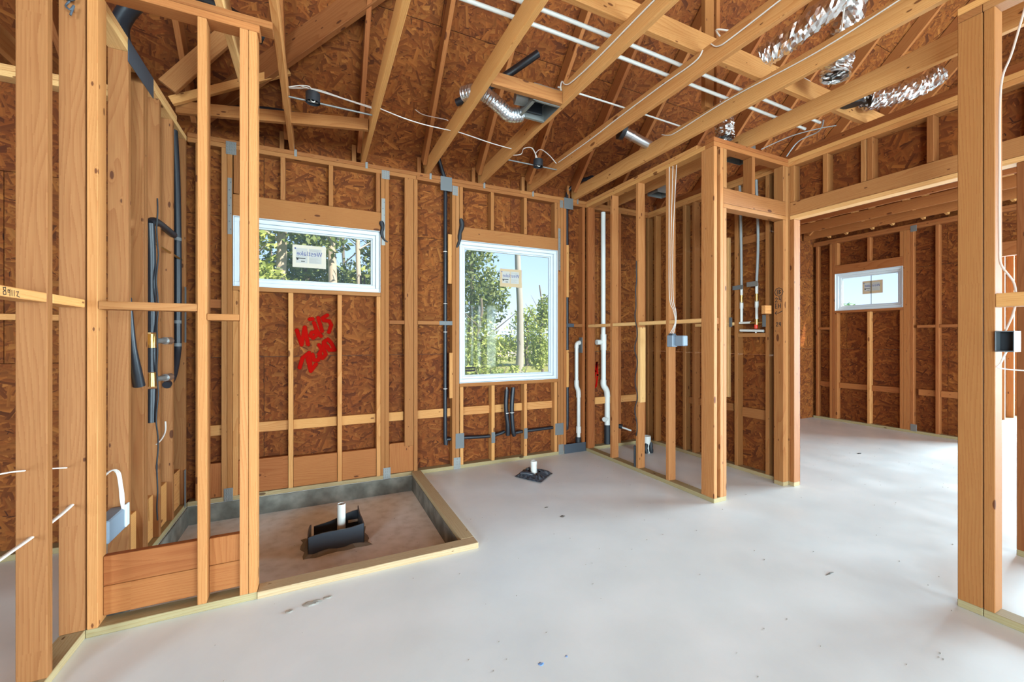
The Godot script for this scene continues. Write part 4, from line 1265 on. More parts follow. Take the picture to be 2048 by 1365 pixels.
func supply_box() -> void:
	var x := 4.05
	var t := thing("water_supply", "white supply pipes with a red valve set in the closet wall", "pipes", v3(x, 1.45, -2.78))
	tube(t, "supply_line", [v3(x, 3.0, -2.90), v3(x, 2.4, -2.885), v3(x, 1.95, -2.88)], 0.013, M.pex_grey, 12, 4)
	tube(t, "supply_line", [v3(x, 3.0, -2.72), v3(x, 2.4, -2.70), v3(x, 1.97, -2.715)], 0.013, M.pex_grey, 12, 4)
	boxes(t, "nail_plate", [[v3(x - 0.035, 1.90, -2.96), v3(x - 0.031, 1.945, -2.84)]], M.plate, 0.001)
	boxes(t, "nail_plate", [[v3(x - 0.035, 1.915, -2.80), v3(x - 0.031, 1.965, -2.68)]], M.galv, 0.001)
	boxes(t, "nail_plate", [[v3(x - 0.035, 1.51, -3.0), v3(x - 0.031, 1.61, -2.965)]], M.plate, 0.001)
	boxes(t, "nail_plate", [[v3(x - 0.035, 1.50, -2.635), v3(x - 0.031, 1.62, -2.60)]], M.plate, 0.001)
	for z in [-2.88, -2.715]:
		tube(t, "pipe", [v3(x, 1.95, z), v3(x, 1.82, z)], 0.014, M.pvc, 12)
		tube(t, "valve_body", [v3(x, 1.84, z), v3(x, 1.76, z)], 0.018, M.brass, 12)
		tube(t, "pipe", [v3(x, 1.76, z), v3(x, 1.56, z)], 0.014, M.pvc, 12)
		tube(t, "coupling", [v3(x, 1.77, z), v3(x, 1.70, z)], 0.018, M.pvc, 12)
	tube(t, "cross_pipe", [v3(x, 1.545, -2.93), v3(x, 1.545, -2.63)], 0.012, M.brass, 12)
	tube(t, "cross_pipe", [v3(x, 1.548, -2.90), v3(x, 1.548, -2.78)], 0.014, M.pvc, 12)
	tube(t, "valve_body", [v3(x, 1.58, -2.715), v3(x, 1.52, -2.715)], 0.02, M.brass, 12)
	tube(t, "red_handle", [v3(x - 0.01, 1.525, -2.715), v3(x - 0.01, 1.485, -2.715)], 0.018, M.red_plastic, 12)
	tube(t, "white_bar", [v3(x - 0.005, 1.47, -2.89), v3(x - 0.005, 1.46, -2.64)], 0.014, M.pvc, 12)
	tube(t, "drop", [v3(x - 0.005, 1.47, -2.72), v3(x - 0.005, 1.42, -2.72)], 0.008, M.pvc, 10)

func shower_valve() -> void:
	var x := -0.975
	var t := thing("shower_valve", "black insulated shower supply with brass valves on the left shower wall", "valve", v3(x, 0.83, -3.46))
	tube(t, "pipe_sleeve", [v3(x, 2.13, -3.43), v3(x, 1.90, -3.455), v3(x, 1.42, -3.465)], 0.025, M.rubber, 14, 5)
	tube(t, "pipe_sleeve", [v3(x, 1.32, -3.463), v3(x, 1.16, -3.465)], 0.027, M.rubber, 14)
	tube(t, "pipe_sleeve", [v3(x, 1.05, -3.46), v3(x, 0.83, -3.45)], 0.027, M.rubber, 14)
	tube(t, "shower_arm", [v3(x, 2.13, -3.42), v3(x + 0.012, 2.16, -3.50), v3(x + 0.02, 2.15, -3.84)], 0.024, M.rubber, 14, 5)
	for y in [1.365, 1.11]:
		var b := tube(t, "valve_body", [v3(x, y - 0.045, -3.463), v3(x, y + 0.045, -3.463)], 0.024, M.brass, 14)
		tube(b, "valve_stem", [v3(x, y, -3.46), v3(x + 0.03, y, -3.56), v3(x + 0.035, y, -3.63)], 0.018, M.galv, 12)
		tube(b, "valve_cap", [v3(x + 0.034, y, -3.60), v3(x + 0.04, y, -3.68)], 0.026, M.steel, 12)
	tube(t, "cross_bar", [v3(x, 2.02, -3.46), v3(x + 0.005, 2.01, -4.10)], 0.009, M.brass, 10)
	var s := thing("insulated_pipe", "open-ended black insulated drop between two left shower studs", "pipe", v3(x, 1.1, -3.2))
	tube(s, "sleeve", [v3(x - 0.02, 1.62, -3.165), v3(x - 0.01, 1.32, -3.19), v3(x, 1.09, -3.25)], [0.012, 0.013, 0.014, 0.016, 0.018, 0.022, 0.026, 0.028, 0.03], M.rubber, 14, 4)
	var r := thing("insulated_pipe", "tall black insulated riser in the back left corner of the shower", "pipe", v3(-0.965, 1.0, -4.05))
	tube(r, "sleeve", [v3(-1.0, 3.02, -4.02), v3(-0.99, 2.6, -4.05), v3(-0.985, 2.0, -4.06), v3(-0.985, 1.45, -4.06), v3(-0.985, 1.28, -4.05), v3(-0.98, 1.10, -3.92), v3(-0.985, 1.04, -3.80)], 0.027, M.rubber, 14, 5)
	for y in [2.15, 1.50, 1.32]: tube(r, "clamp", [v3(-0.987, y, -4.058), v3(-0.987, y + 0.025, -4.058)], 0.030, M.plate, 12)
	var cord := thing("cord", "thin black cord hanging down the front of the shower valve", "cord", v3(-0.945, 0.4, -3.44))
	var pts := []
	for k in 24: pts.append(v3(-0.94 + sin(k * 1.9) * 0.004, 2.3 - k * 0.092, -3.44 + sin(k * 1.3) * 0.008))
	tube(cord, "cord", pts, 0.0045, M.black, 7, 3)

# ------------------------------------------------------------------ electrical
func build_electric() -> void:
	var cable := func(called: String, label: String, pts: Array, r := 0.0055, mat: Material = M.cable) -> void:
		var o := tube(self, called, pts, r, mat, 8, 6, 0.62)
		tag(o, label, "cable")
	# boxes hung between joists
	for b in [[-0.176, 0.392, -0.02, -3.335, "round black ceiling box on a bar between the two leftmost joists"], [1.65, 2.216, 1.985, -3.60, "round black ceiling box hung above the tall window"]]:
		var t := thing("ceiling_box", b[4], "box", v3(b[2], H + 0.02, b[3]))
		tube(t, "hanger_bar", [v3(b[0], H + 0.03, b[3] + 0.0), v3(b[1], H + 0.03, b[3])], 0.007, M.galv, 8)
		var st := begin()
		tube_into(st, [v3(0, 0.06, 0), v3(0, 0.055, 0), v3(0, -0.012, 0)], [0.04, 0.048, 0.048], 20, 1.0, false)
		tube_into(st, [v3(0, 0.05, 0), v3(0, -0.012, 0)], 0.044, 20, 1.0, false)
		for k in 20:
			tri(st, [v3(0, 0.05, 0), v3(cos(TAU * k / 20) * 0.045, 0.05, sin(TAU * k / 20) * 0.045), v3(cos(TAU * (k + 1) / 20) * 0.045, 0.05, sin(TAU * (k + 1) / 20) * 0.045)], Vector3.DOWN, [Vector2.ZERO, Vector2.ZERO, Vector2.ZERO])
		obj(t, "body", st.commit(), M.black, v3(b[2], H + 0.02, b[3] + 0.03))
		tube(t, "wire_end", [v3(b[2] - 0.02, H + 0.06, b[3] + 0.03), v3(b[2] - 0.01, H + 0.015, b[3] + 0.04), v3(b[2] + 0.01, H + 0.01, b[3] + 0.045), v3(b[2] + 0.02, H + 0.05, b[3] + 0.04)], 0.004, M.cable, 8, 4)
	cable.call("cable", "pair of white cables from the leftmost joist to the first ceiling box", [v3(-0.175, H + 0.10, -3.34), v3(-0.10, H + 0.12, -3.32), v3(-0.04, H + 0.12, -3.31), v3(-0.02, H + 0.08, -3.31)])
	cable.call("cable", "white cable looping above the first ceiling box to the second joist", [v3(-0.175, H + 0.105, -3.36), v3(0.0, H + 0.14, -3.36), v3(0.2, H + 0.12, -3.36), v3(0.39, H + 0.105, -3.36)])
	cable.call("cable", "lower of two white cables running to the second joist", [v3(-0.10, H + 0.122, -3.33), v3(0.1, H + 0.115, -3.34), v3(0.39, H + 0.09, -3.35)])
	cable.call("cable", "white cable sagging from the second joist to the third", [v3(0.43, H + 0.09, -3.32), v3(0.62, H + 0.05, -3.31), v3(0.8, H + 0.045, -3.33), v3(1.018, H + 0.05, -3.34)])
	cable.call("cable", "white cable sagging from the third joist toward the fourth", [v3(1.056, H + 0.05, -3.33), v3(1.2, H + 0.03, -3.32), v3(1.4, H + 0.03, -3.36), v3(1.612, H + 0.04, -3.40)])
	cable.call("cable", "grey white cable on the roof boards left of the register", [v3(0.80, 3.42, -3.68), v3(0.86, 3.36, -3.62), v3(1.0, 3.27, -3.45), v3(1.02, 3.25, -3.42)])
	cable.call("cable", "white cable loop joining the fourth joist to the second ceiling box", [v3(1.66, H + 0.03, -3.50), v3(1.74, H + 0.04, -3.46), v3(1.80, H + 0.13, -3.52), v3(1.90, H + 0.17, -3.55), v3(1.96, H + 0.12, -3.57), v3(1.98, H + 0.06, -3.57)])
	cable.call("cable", "white cable arching from the second ceiling box to the fifth joist", [v3(1.98, H + 0.06, -3.58), v3(1.96, H + 0.13, -3.58), v3(2.02, H + 0.19, -3.58), v3(2.12, H + 0.15, -3.58), v3(2.205, H + 0.085, -3.585)])
	# cables stapled along the joists
	cable.call("cable", "white cable stapled along the fourth joist ending in a loop", [v3(1.604, H + 0.085, -1.2), v3(1.606, H + 0.08, -1.75), v3(1.606, H + 0.075, -2.15), v3(1.603, H + 0.085, -2.40), v3(1.60, H + 0.11, -2.48), v3(1.598, H + 0.155, -2.52), v3(1.60, H + 0.13, -2.54), v3(1.603, H + 0.10, -2.54)])
	cable.call("cable", "white cable stapled along the fifth joist past the large knot", [v3(2.21, H + 0.10, -1.1), v3(2.209, H + 0.075, -1.6), v3(2.208, H + 0.08, -1.72), v3(2.205, H + 0.125, -1.77)])
	cable.call("cable", "white cable running down the fifth joist to the second ceiling box", [v3(2.205, H + 0.125, -1.83), v3(2.208, H + 0.09, -1.90), v3(2.208, H + 0.095, -2.2), v3(2.209, H + 0.09, -2.7), v3(2.208, H + 0.08, -3.0), v3(2.208, H + 0.085, -3.55)])
	cable.call("cable", "white cable along the sixth joist above the closet wall", [v3(2.828, H + 0.13, -1.0), v3(2.828, H + 0.095, -1.5), v3(2.827, H + 0.12, -2.1), v3(2.827, H + 0.10, -2.6), v3(2.826, H + 0.11, -2.70), v3(2.825, H + 0.15, -2.78)])
	cable.call("cable", "doubled white cable lying over the strongback near the foil duct", [v3(2.40, H + 0.29, -1.80), v3(2.34, H + 0.30, -1.84), v3(2.50, H + 0.29, -1.88), v3(2.75, H + 0.285, -1.89), v3(3.3, H + 0.29, -1.88), v3(3.44, H + 0.285, -1.88)], 0.007)
	cable.call("cable", "white cable hanging straight beside the upright foil duct", [v3(3.02, 3.75, -1.42), v3(3.06, 3.5, -1.47), v3(3.09, 3.25, -1.52)])
	cable.call("cable", "grey cable bundle over the closet doorway corner", [v3(3.64, H + 0.02, -2.40), v3(3.78, H + 0.09, -2.22), v3(3.92, H + 0.12, -2.08), v3(4.0, H + 0.12, -1.98)], 0.006, M.pex_grey)
	cable.call("cable", "grey cable dropping into the closet corner stud", [v3(3.95, H + 0.0, -2.36), v3(3.94, H + 0.09, -2.25), v3(3.97, H + 0.12, -2.10), v3(3.85, H + 0.14, -2.0)], 0.006, M.pex_grey)
	# closet wall switch box and its cables
	var sb := thing("electrical_box", "blue grey switch box on the closet stud fed by white cables", "box", v3(3.0, 1.30, -2.79))
	boxes(sb, "body", [[v3(2.965, 1.305, -2.86), v3(3.03, 1.415, -2.79)]], M.bluebox, 0.006)
	boxes(sb, "body", [[v3(2.99, 1.315, -2.789), v3(3.05, 1.41, -2.69)]], M.bluebox, 0.006)
	boxes(sb, "clamp", [[v3(2.975, 1.415, -2.85), v3(3.02, 1.43, -2.80)]], M.dark_plate, 0.003)
	for k in 3:
		var o := tube(self, "cable", [v3(3.004 + k * 0.014, 3.0, -2.865 + k * 0.03), v3(3.003, 2.3, -2.868 + k * 0.024), v3(3.002, 1.78, -2.862 + k * 0.022), v3(2.998, 1.64, -2.81 + k * 0.014), v3(2.996, 1.53, -2.79 + k * 0.006), v3(2.99, 1.42, -2.85 + k * 0.022)], 0.0036, M.cable, 8, 5, 0.62)
		tag(o, ["leftmost", "middle", "rightmost"][k] + " of three white cables dropping to the closet switch box", "cable", "cables down the closet stud")
	var bc := []
	for k in 34: bc.append(v3(2.998 + cos(k * 1.7) * 0.003, 2.19 - k * 0.055, -3.305 + (0.018 * sin(k * 1.05) if k > 8 else 0.006 * sin(k * 0.7))))
	var o2 := tube(self, "cord", bc, 0.0055, M.black, 7, 3)
	tag(o2, "wavy black cord hanging down the third closet stud", "cord")
	var o3 := boxes(self, "cord_plug", [[v3(2.985, 0.05, -3.33), v3(3.007, 0.27, -3.312)]], M.black, 0.004)
	tag(o3, "black plug end low on the third closet stud", "plug")
	# left low box with cables
	var lb := thing("electrical_box", "blue grey outlet box low on the left behind the shower front wall", "box", v3(-0.98, 0.33, -2.95))
	boxes(lb, "body", [[v3(-1.03, 0.32, -3.02), v3(-0.96, 0.44, -2.80)]], M.bluebox, 0.006)
	boxes(lb, "flange", [[v3(-0.962, 0.33, -3.035), v3(-0.952, 0.455, -2.99)]], M.tape, 0.003)
	for k in 2:
		var o := tube(self, "cable", [v3(-0.99, 0.64, -2.70 - k * 0.03), v3(-0.965, 0.69, -2.82), v3(-0.962, 0.66, -2.90 - k * 0.02), v3(-0.96, 0.58, -2.93 - k * 0.02), v3(-0.962, 0.50, -2.95 - k * 0.03), v3(-0.965, 0.43, -2.985)], 0.006, M.cable, 8, 5, 0.7)
		tag(o, ["upper", "lower"][k] + " of two white cables bent into the low left outlet box", "cable", "cables into the low left box")
	# cables through the near left studs
	cable.call("cable", "white cable threaded through a hole in the nearest left stud", [v3(-1.0, 0.60, -1.8), v3(-1.0, 0.602, -2.1), v3(-1.0, 0.603, -2.27), v3(-1.0, 0.612, -2.45), v3(-1.0, 0.625, -2.57)], 0.008)
	cable.call("cable", "thin white cable higher up between the left studs", [v3(-1.02, 0.905, -2.0), v3(-1.02, 0.885, -2.16), v3(-1.02, 0.83, -2.4), v3(-1.02, 0.79, -2.56)], 0.005)
	cable.call("cable", "short white cable end curling round a shower stud", [v3(-0.952, 0.68, -3.47), v3(-0.945, 0.70, -3.55), v3(-0.945, 0.74, -3.62), v3(-0.952, 0.80, -3.645)], 0.005)
	# right-hand post: switch box and cable
	var rb := thing("electrical_box", "grey switch box open to the front on the right post", "box", v3(3.03, 1.30, -0.77))
	var bx0 := 2.965
	var bz := -0.796
	boxes(rb, "body", [[v3(bx0, 1.315, bz), v3(bx0 + 0.085, 1.32, bz + 0.062)], [v3(bx0, 1.41, bz), v3(bx0 + 0.085, 1.415, bz + 0.062)], [v3(bx0, 1.32, bz), v3(bx0 + 0.085, 1.41, bz + 0.004)], [v3(bx0, 1.32, bz + 0.058), v3(bx0 + 0.085, 1.41, bz + 0.062)], [v3(bx0 + 0.081, 1.32, bz), v3(bx0 + 0.085, 1.41, bz + 0.06)]], M.greybox, 0.0012)
	boxes(rb, "inside", [[v3(bx0 + 0.055, 1.322, bz + 0.005), v3(bx0 + 0.06, 1.408, bz + 0.057)]], M.black, 0.0)
	cable.call("cable", "pink white cable down the right post into the switch box", [v3(2.99, 3.3, -0.62), v3(2.99, 3.05, -0.68), v3(2.99, 2.75, -0.745), v3(3.0, 2.6, -0.785), v3(3.0, 2.2, -0.79), v3(3.0, 1.85, -0.79), v3(3.0, 1.74, -0.785), v3(3.03, 1.64, -0.75), v3(3.03, 1.52, -0.75), v3(3.01, 1.41, -0.775)], 0.0046, M.cable_pink)
	cable.call("cable", "short white cable looping out under the right switch box", [v3(3.01, 1.315, -0.77), v3(3.0, 1.26, -0.785), v3(3.0, 1.235, -0.79), v3(3.03, 1.225, -0.70), v3(3.03, 1.215, -0.5)], 0.004)

# ------------------------------------------------------------------ ducts
func crinkle(parent: Node, called: String, pts: Array, r: float, mat: Material, sd: int, rough := 0.12, sides := 22) -> void:
	# a foil sleeve: a tube whose skin is creased at random
	var n := FastNoiseLite.new()
	n.seed = sd
	n.frequency = 1.0
	var path := smooth(pts, 14)
	var st := begin()
	var rings := []
	var side := Vector3.ZERO
	for i in path.size():
		var t: Vector3 = (path[mini(i + 1, path.size() - 1)] - path[maxi(i - 1, 0)]).normalized()
		side = t.cross(Vector3.UP if absf(t.y) < 0.9 else Vector3.RIGHT).normalized() if i == 0 else (side - t * side.dot(t)).normalized()
		var up := side.cross(t)
		var ring := []
		for k in sides:
			var a := TAU * k / sides
			var rr := r * (1.0 + rough * n.get_noise_3d(i * 1.3, cos(a) * 3.0, sin(a) * 3.0) * 2.0 + 0.04 * sin(i * 2.2))
			ring.append(path[i] - pts[0] + (side * cos(a) + up * sin(a)) * rr)
		rings.append(ring)
	for i in path.size() - 1:
		for k in sides:
			var q := [rings[i][k], rings[i][(k + 1) % sides], rings[i + 1][(k + 1) % sides], rings[i + 1][k]]
			var mid: Vector3 = (path[i] + path[i + 1]) / 2.0 - pts[0]
			for o in [[0, 1, 2], [0, 2, 3]]:
				var nn: Vector3 = (q[o[1]] - q[o[0]]).cross(q[o[2]] - q[o[0]]).normalized()
				if nn.dot(q[o[0]] - mid) < 0: nn = -nn
				tri(st, [q[o[0]], q[o[1]], q[o[2]]], nn, [Vector2.ZERO, Vector2.ZERO, Vector2.ZERO])
	obj(parent, called, st.commit(), mat, pts[0])

func build_ducts() -> void:
	# register boot between the third and fourth joists
	var t := thing("register_boot", "galvanised ceiling register box open downward between two joists", "duct", v3(1.52, H, -2.67))
	var x0 := 1.40
	var x1 := 1.608
	var z0 := -2.80
	var z1 := -2.57
	var y1 := H + 0.12
	boxes(t, "box", [[v3(x0, H - 0.005, z0), v3(x0 + 0.002, y1, z1)], [v3(x1 - 0.002, H - 0.005, z0), v3(x1, y1, z1)], [v3(x0, H - 0.005, z0), v3(x1, y1, z0 + 0.002)], [v3(x0, H - 0.005, z1 - 0.002), v3(x1, y1, z1)], [v3(x0, y1, z0), v3(x1, y1 + 0.002, z1)]], M.galv, 0.0)
	boxes(t, "flange", [[v3(x0 - 0.012, H - 0.006, z0 - 0.012), v3(x1, H - 0.004, z0 + 0.01)], [v3(x0 - 0.012, H - 0.006, z1 - 0.01), v3(x1, H - 0.004, z1 + 0.006)], [v3(x0 - 0.012, H - 0.006, z0), v3(x0 + 0.012, H - 0.004, z1)]], M.galv, 0.0)
	boxes(t, "dark_inner_plate", [[v3(x0 + 0.035, H + 0.03, z0 + 0.015), v3(x1 - 0.03, y1 - 0.004, z0 + 0.03)], [v3(x0 + 0.02, y1 - 0.012, z0 + 0.02), v3(x1 - 0.02, y1 - 0.004, z1 - 0.02)]], M.black, 0.003)  # black plates stand in for the dark inside of the box
	tube(t, "collar", [v3(x0 + 0.01, H + 0.08, -2.70), v3(x0 - 0.08, H + 0.085, -2.72)], 0.055, M.galv, 20)
	var f := thing("flexible_duct", "bare silver flexible duct curving up to the ceiling register", "duct", v3(1.1, H, -2.9))
	crinkle(f, "duct", [v3(1.43, H + 0.03, -2.83), v3(1.33, H + 0.01, -2.84), v3(1.24, H + 0.05, -2.83), v3(1.14, H + 0.11, -2.84), v3(1.07, H + 0.13, -2.86), v3(1.0, H + 0.14, -2.95)], 0.052, M.steel, 3, 0.02)
	# insulated foil ducts over the joists on the right
	var a := thing("foil_duct", "long crinkled foil duct rising between the fifth and sixth joists", "duct", v3(2.95, 3.45, -1.85))
	crinkle(a, "sleeve", [v3(2.90, 3.40, -1.90), v3(2.94, 3.44, -1.75), v3(3.02, 3.55, -1.5), v3(3.2, 3.75, -1.2)], 0.075, M.foil, 8, 0.16)
	var b := thing("foil_duct", "upright crinkled foil duct between the sixth and seventh joists", "duct", v3(3.4, 3.3, -1.65))
	crinkle(b, "sleeve", [v3(3.30, 3.22, -1.64), v3(3.31, 3.32, -1.63), v3(3.28, 3.5, -1.57), v3(3.20, 3.8, -1.42)], 0.085, M.foil, 21, 0.16)
	boxes(b, "metal_band", [[v3(3.215, 3.30, -1.60), v3(3.28, 3.345, -1.545)]], M.steel, 0.004)
	var c := thing("foil_duct", "foil duct end beyond the seventh joist above the header", "duct", v3(4.3, 3.35, -1.7))
	crinkle(c, "sleeve", [v3(4.06, 3.33, -1.80), v3(4.22, 3.36, -1.72), v3(4.40, 3.42, -1.60), v3(4.5, 3.5, -1.5)], 0.07, M.foil, 33, 0.2)
	var d := thing("foil_duct", "short foil elbow dropping behind the top of the closet post", "duct", v3(3.3, 3.2, -2.6))
	crinkle(d, "sleeve", [v3(3.24, 3.13, -2.46), v3(3.25, 3.22, -2.47), v3(3.30, 3.34, -2.52), v3(3.25, 3.55, -2.6)], 0.07, M.foil, 44, 0.2)
	# steel pipe with black collar through the roof boards
	var e := thing("vent_pipe", "steel vent pipe with a black ring behind the sixth joist", "duct", v3(2.62, 3.3, -3.0))
	tube(e, "ring", [v3(2.56, 3.33, -3.03), v3(2.60, 3.32, -3.02)], [0.085, 0.08], M.black, 16)
	tube(e, "pipe", [v3(2.58, 3.32, -3.02), v3(2.78, 3.25, -2.99), v3(2.95, 3.20, -2.97)], 0.042, M.steel, 18)
	tube(e, "pipe_bead", [v3(2.67, 3.289, -3.007), v3(2.69, 3.282, -3.004)], 0.047, M.steel, 18)
	# closet ceiling register boots
	for q in [[v3(3.55, H, -3.72), "dark register box in the closet ceiling over the back studs"], [v3(3.52, H, -2.68), "dark register box in the closet ceiling over the doorway"]]:
		var g := thing("register_boot", q[1], "duct", q[0])
		var o: Vector3 = q[0]
		boxes(g, "box", [[o, o + v3(0.003, 0.13, 0.16)], [o + v3(0.22, 0, 0), o + v3(0.223, 0.13, 0.16)], [o, o + v3(0.223, 0.13, 0.003)], [o + v3(0, 0, 0.157), o + v3(0.223, 0.13, 0.16)], [o + v3(0, 0.13, 0), o + v3(0.223, 0.133, 0.16)]], M.galv, 0.0)
		boxes(g, "dark_inner_plate", [[o + v3(0.02, 0.10, 0.02), o + v3(0.20, 0.11, 0.14)]], M.black, 0.002)
	var v := thing("exhaust_fan", "black round vent opening above the header wall", "vent", v3(3.87, 3.25, -1.8))
	tube(v, "ring", [v3(3.85, 3.24, -1.80), v3(3.84, 3.34, -1.79)], 0.075, M.black, 18)

# ------------------------------------------------------------------ floor marks and scraps
func blob(called: String, label: String, category: String, c: Vector3, rx: float, rz: float, hh: float, mat: Material, sd: int) -> void:
	# a thin irregular lump lying on the floor
	var r := RandomNumberGenerator.new()
	r.seed = sd
	var N := 16
	var rim := []
	for k in N:
		var a := TAU * k / N
		var s := r.randf_range(0.55, 1.1)
		rim.append(v3(cos(a) * rx * s, 0, sin(a) * rz * s))
	var st := begin()
	for k in N:
		var a: Vector3 = rim[k]
		var b: Vector3 = rim[(k + 1) % N]
		var a2 := a * 0.6 + Vector3.UP * hh * r.randf_range(0.6, 1.2)
		var b2 := b * 0.6 + Vector3.UP * hh
		tri(st, [a, b, b2], (Vector3.UP + a.normalized() * 0.4).normalized(), [Vector2.ZERO, Vector2.ZERO, Vector2.ZERO])
		tri(st, [a, b2, a2], (Vector3.UP + a.normalized() * 0.4).normalized(), [Vector2.ZERO, Vector2.ZERO, Vector2.ZERO])
		tri(st, [a2, b2, Vector3.UP * hh * 1.1], Vector3.UP, [Vector2.ZERO, Vector2.ZERO, Vector2.ZERO])
	tag(obj(self, called, st.commit(), mat, c), label, category)

func build_small() -> void:
	var grey := std(c8(172, 168, 158), 0.9)
	var dk := std(c8(112, 108, 100), 0.9)
	blob("mud_smear", "leftmost small grey mud crumb on the floor in front of the shower curb", "mud", v3(-0.12, 0.0, -2.36), 0.022, 0.018, 0.004, grey, 3)
	blob("mud_smear", "largest grey mud smear on the floor in front of the shower curb", "mud", v3(-0.02, 0.0, -2.38), 0.05, 0.03, 0.004, grey, 4)
	blob("mud_smear", "rightmost grey mud smear in front of the shower curb", "mud", v3(0.055, 0.0, -2.40), 0.025, 0.016, 0.004, grey, 6)
	blob("mud_smear", "flat grey stain on the open floor right of the shower curb", "mud", v3(1.73, 0.0, -2.72), 0.025, 0.02, 0.002, dk, 8)
	blob("mud_smear", "thin dark scrape on the floor behind the flat grey stain", "mud", v3(1.70, 0.0, -2.92), 0.02, 0.006, 0.002, dk, 9)
	blob("wood_scrap", "long dark splinter on the shiny floor patch at right", "scrap", v3(2.72, 0.0, -1.38), 0.04, 0.006, 0.003, dk, 10)
	blob("wood_scrap", "dark chip on the floor in the far room", "scrap", v3(5.9, 0.0, -2.68), 0.05, 0.02, 0.004, M.ink, 12)
	blob("paint_drip", "pale blue paint drip on the floor near the front", "paint", v3(0.86, 0.0, -1.52), 0.013, 0.012, 0.0012, std(c8(120, 160, 214), 0.6), 14)
	blob("paint_drip", "smaller pale blue paint drip farther right", "paint", v3(0.98, 0.0, -1.51), 0.007, 0.007, 0.0012, std(c8(130, 166, 214), 0.6), 15)
	# grit swept over the slab
	var mm := MultiMesh.new()
	mm.transform_format = MultiMesh.TRANSFORM_3D
	var bm := BoxMesh.new()
	bm.size = v3(0.004, 0.002, 0.003)
	mm.mesh = bm
	mm.instance_count = 260
	for i in 260:
		var x := rng.randf_range(-0.8, 6.5)
		var z := rng.randf_range(-3.9, -0.7)
		var y := 0.001
		if x < 0.93 and z < -2.5:
			x = rng.randf_range(-0.2, 0.8)
			z = rng.randf_range(-4.1, -2.75)
			y = -0.149
		var s := rng.randf_range(0.4, 1.4)
		mm.set_instance_transform(i, Transform3D(Basis(Vector3.UP, rng.randf() * TAU).scaled(Vector3(s, s, s)), v3(x, y, z)))
	var g := MultiMeshInstance3D.new()
	g.name = "floor_grit"
	g.multimesh = mm
	g.material_override = std(c8(136, 128, 116), 0.9)
	add_child(g)
	tag(g, "loose grit and sawdust specks scattered over the concrete", "grit", "", "stuff")
	# twisted wire on the second left stud
	var w := thing("wire_tie", "dark twisted wire hooked high on the second left stud", "wire", v3(-1.0, 2.9, -2.53))
	tube(w, "coil", [v3(-1.02, 2.92, -2.54), v3(-1.0, 2.945, -2.53), v3(-0.985, 2.92, -2.53), v3(-1.0, 2.90, -2.525), v3(-1.02, 2.915, -2.53), v3(-0.99, 2.94, -2.52)], 0.006, M.black, 8, 5)
	tube(w, "tail", [v3(-1.0, 2.90, -2.53), v3(-1.012, 2.87, -2.525), v3(-0.995, 2.855, -2.52), v3(-0.985, 2.88, -2.525), v3(-0.995, 2.83, -2.52)], 0.004, M.dark_plate, 8, 5)

# ------------------------------------------------------------------ outdoors
func leaf_mesh(sd: int, blobs: Array, count: int, size: float, a: Color, b: Color) -> ArrayMesh:
	# a crown: leaf sprays scattered through lobes [centre, radius]
	var r := RandomNumberGenerator.new()
	r.seed = sd
	var st := begin()
	size *= 0.62
	for i in int(count * 2.3):
		var l: Array = blobs[r.randi() % blobs.size()]
		var d := Vector3(r.randfn(), r.randfn(), r.randfn()).normalized() * pow(r.randf(), 0.45)
		var rad: Vector3 = l[1]
		var c: Vector3 = l[0] + Vector3(d.x * rad.x, d.y * rad.y, d.z * rad.z)
		var n := (Vector3(r.randfn(), r.randfn(), r.randfn()) * 0.8 + Vector3.UP * 0.6 + d * 0.4).normalized()
		var s := n.cross(Vector3(r.randfn(), r.randfn(), r.randfn())).normalized()
		var t := n.cross(s)
		var k := size * r.randf_range(0.5, 1.3)
		var col := a.lerp(b, r.randf())
		st.set_color(col.srgb_to_linear())
		var p := [c - s * k, c + t * k * 0.45, c + s * k, c - t * k * 0.45]
		for o in [[0, 1, 2], [0, 2, 3]]:
			for e in o:
				st.set_normal(n)
				st.set_color(col.srgb_to_linear())
				st.add_vertex(p[e])
	return st.commit()

func tree(called: String, label: String, at: Vector3, hgt: float, tr: float, blobs: Array, count: int, size: float, a: Color, b: Color, sd: int, lean := 0.0, bark: Material = null) -> void:
	var t := thing(called, label, "tree", at, "trees behind the house")
	var r := RandomNumberGenerator.new()
	r.seed = sd
	var pts := []
	var rad := []
	for i in 9:
		var f := i / 8.0
		pts.append(at + v3(lean * f * f * hgt + sin(i * 1.3 + sd) * 0.06, f * hgt, cos(i * 1.1 + sd) * 0.06))
		rad.append(tr * (1.0 - 0.55 * f) * (1.25 if i == 0 else 1.0))
	tube(t, "trunk", pts, rad, bark if bark else M.bark, 12)
	for i in 4:
		var f := 0.42 + i * 0.14
		var a0 := i * 2.2 + sd
		var p0: Vector3 = at + v3(lean * f * f * hgt, f * hgt, 0)
		tube(t, "branch", [p0, p0 + v3(cos(a0) * 0.5, 0.35, sin(a0) * 0.5), p0 + v3(cos(a0) * 1.2, 0.9, sin(a0) * 1.2)], [tr * 0.35, tr * 0.25, tr * 0.1], bark if bark else M.bark, 7)
	obj(t, "foliage", leaf_mesh(sd, blobs, count, size, a, b), M.leaf, at)

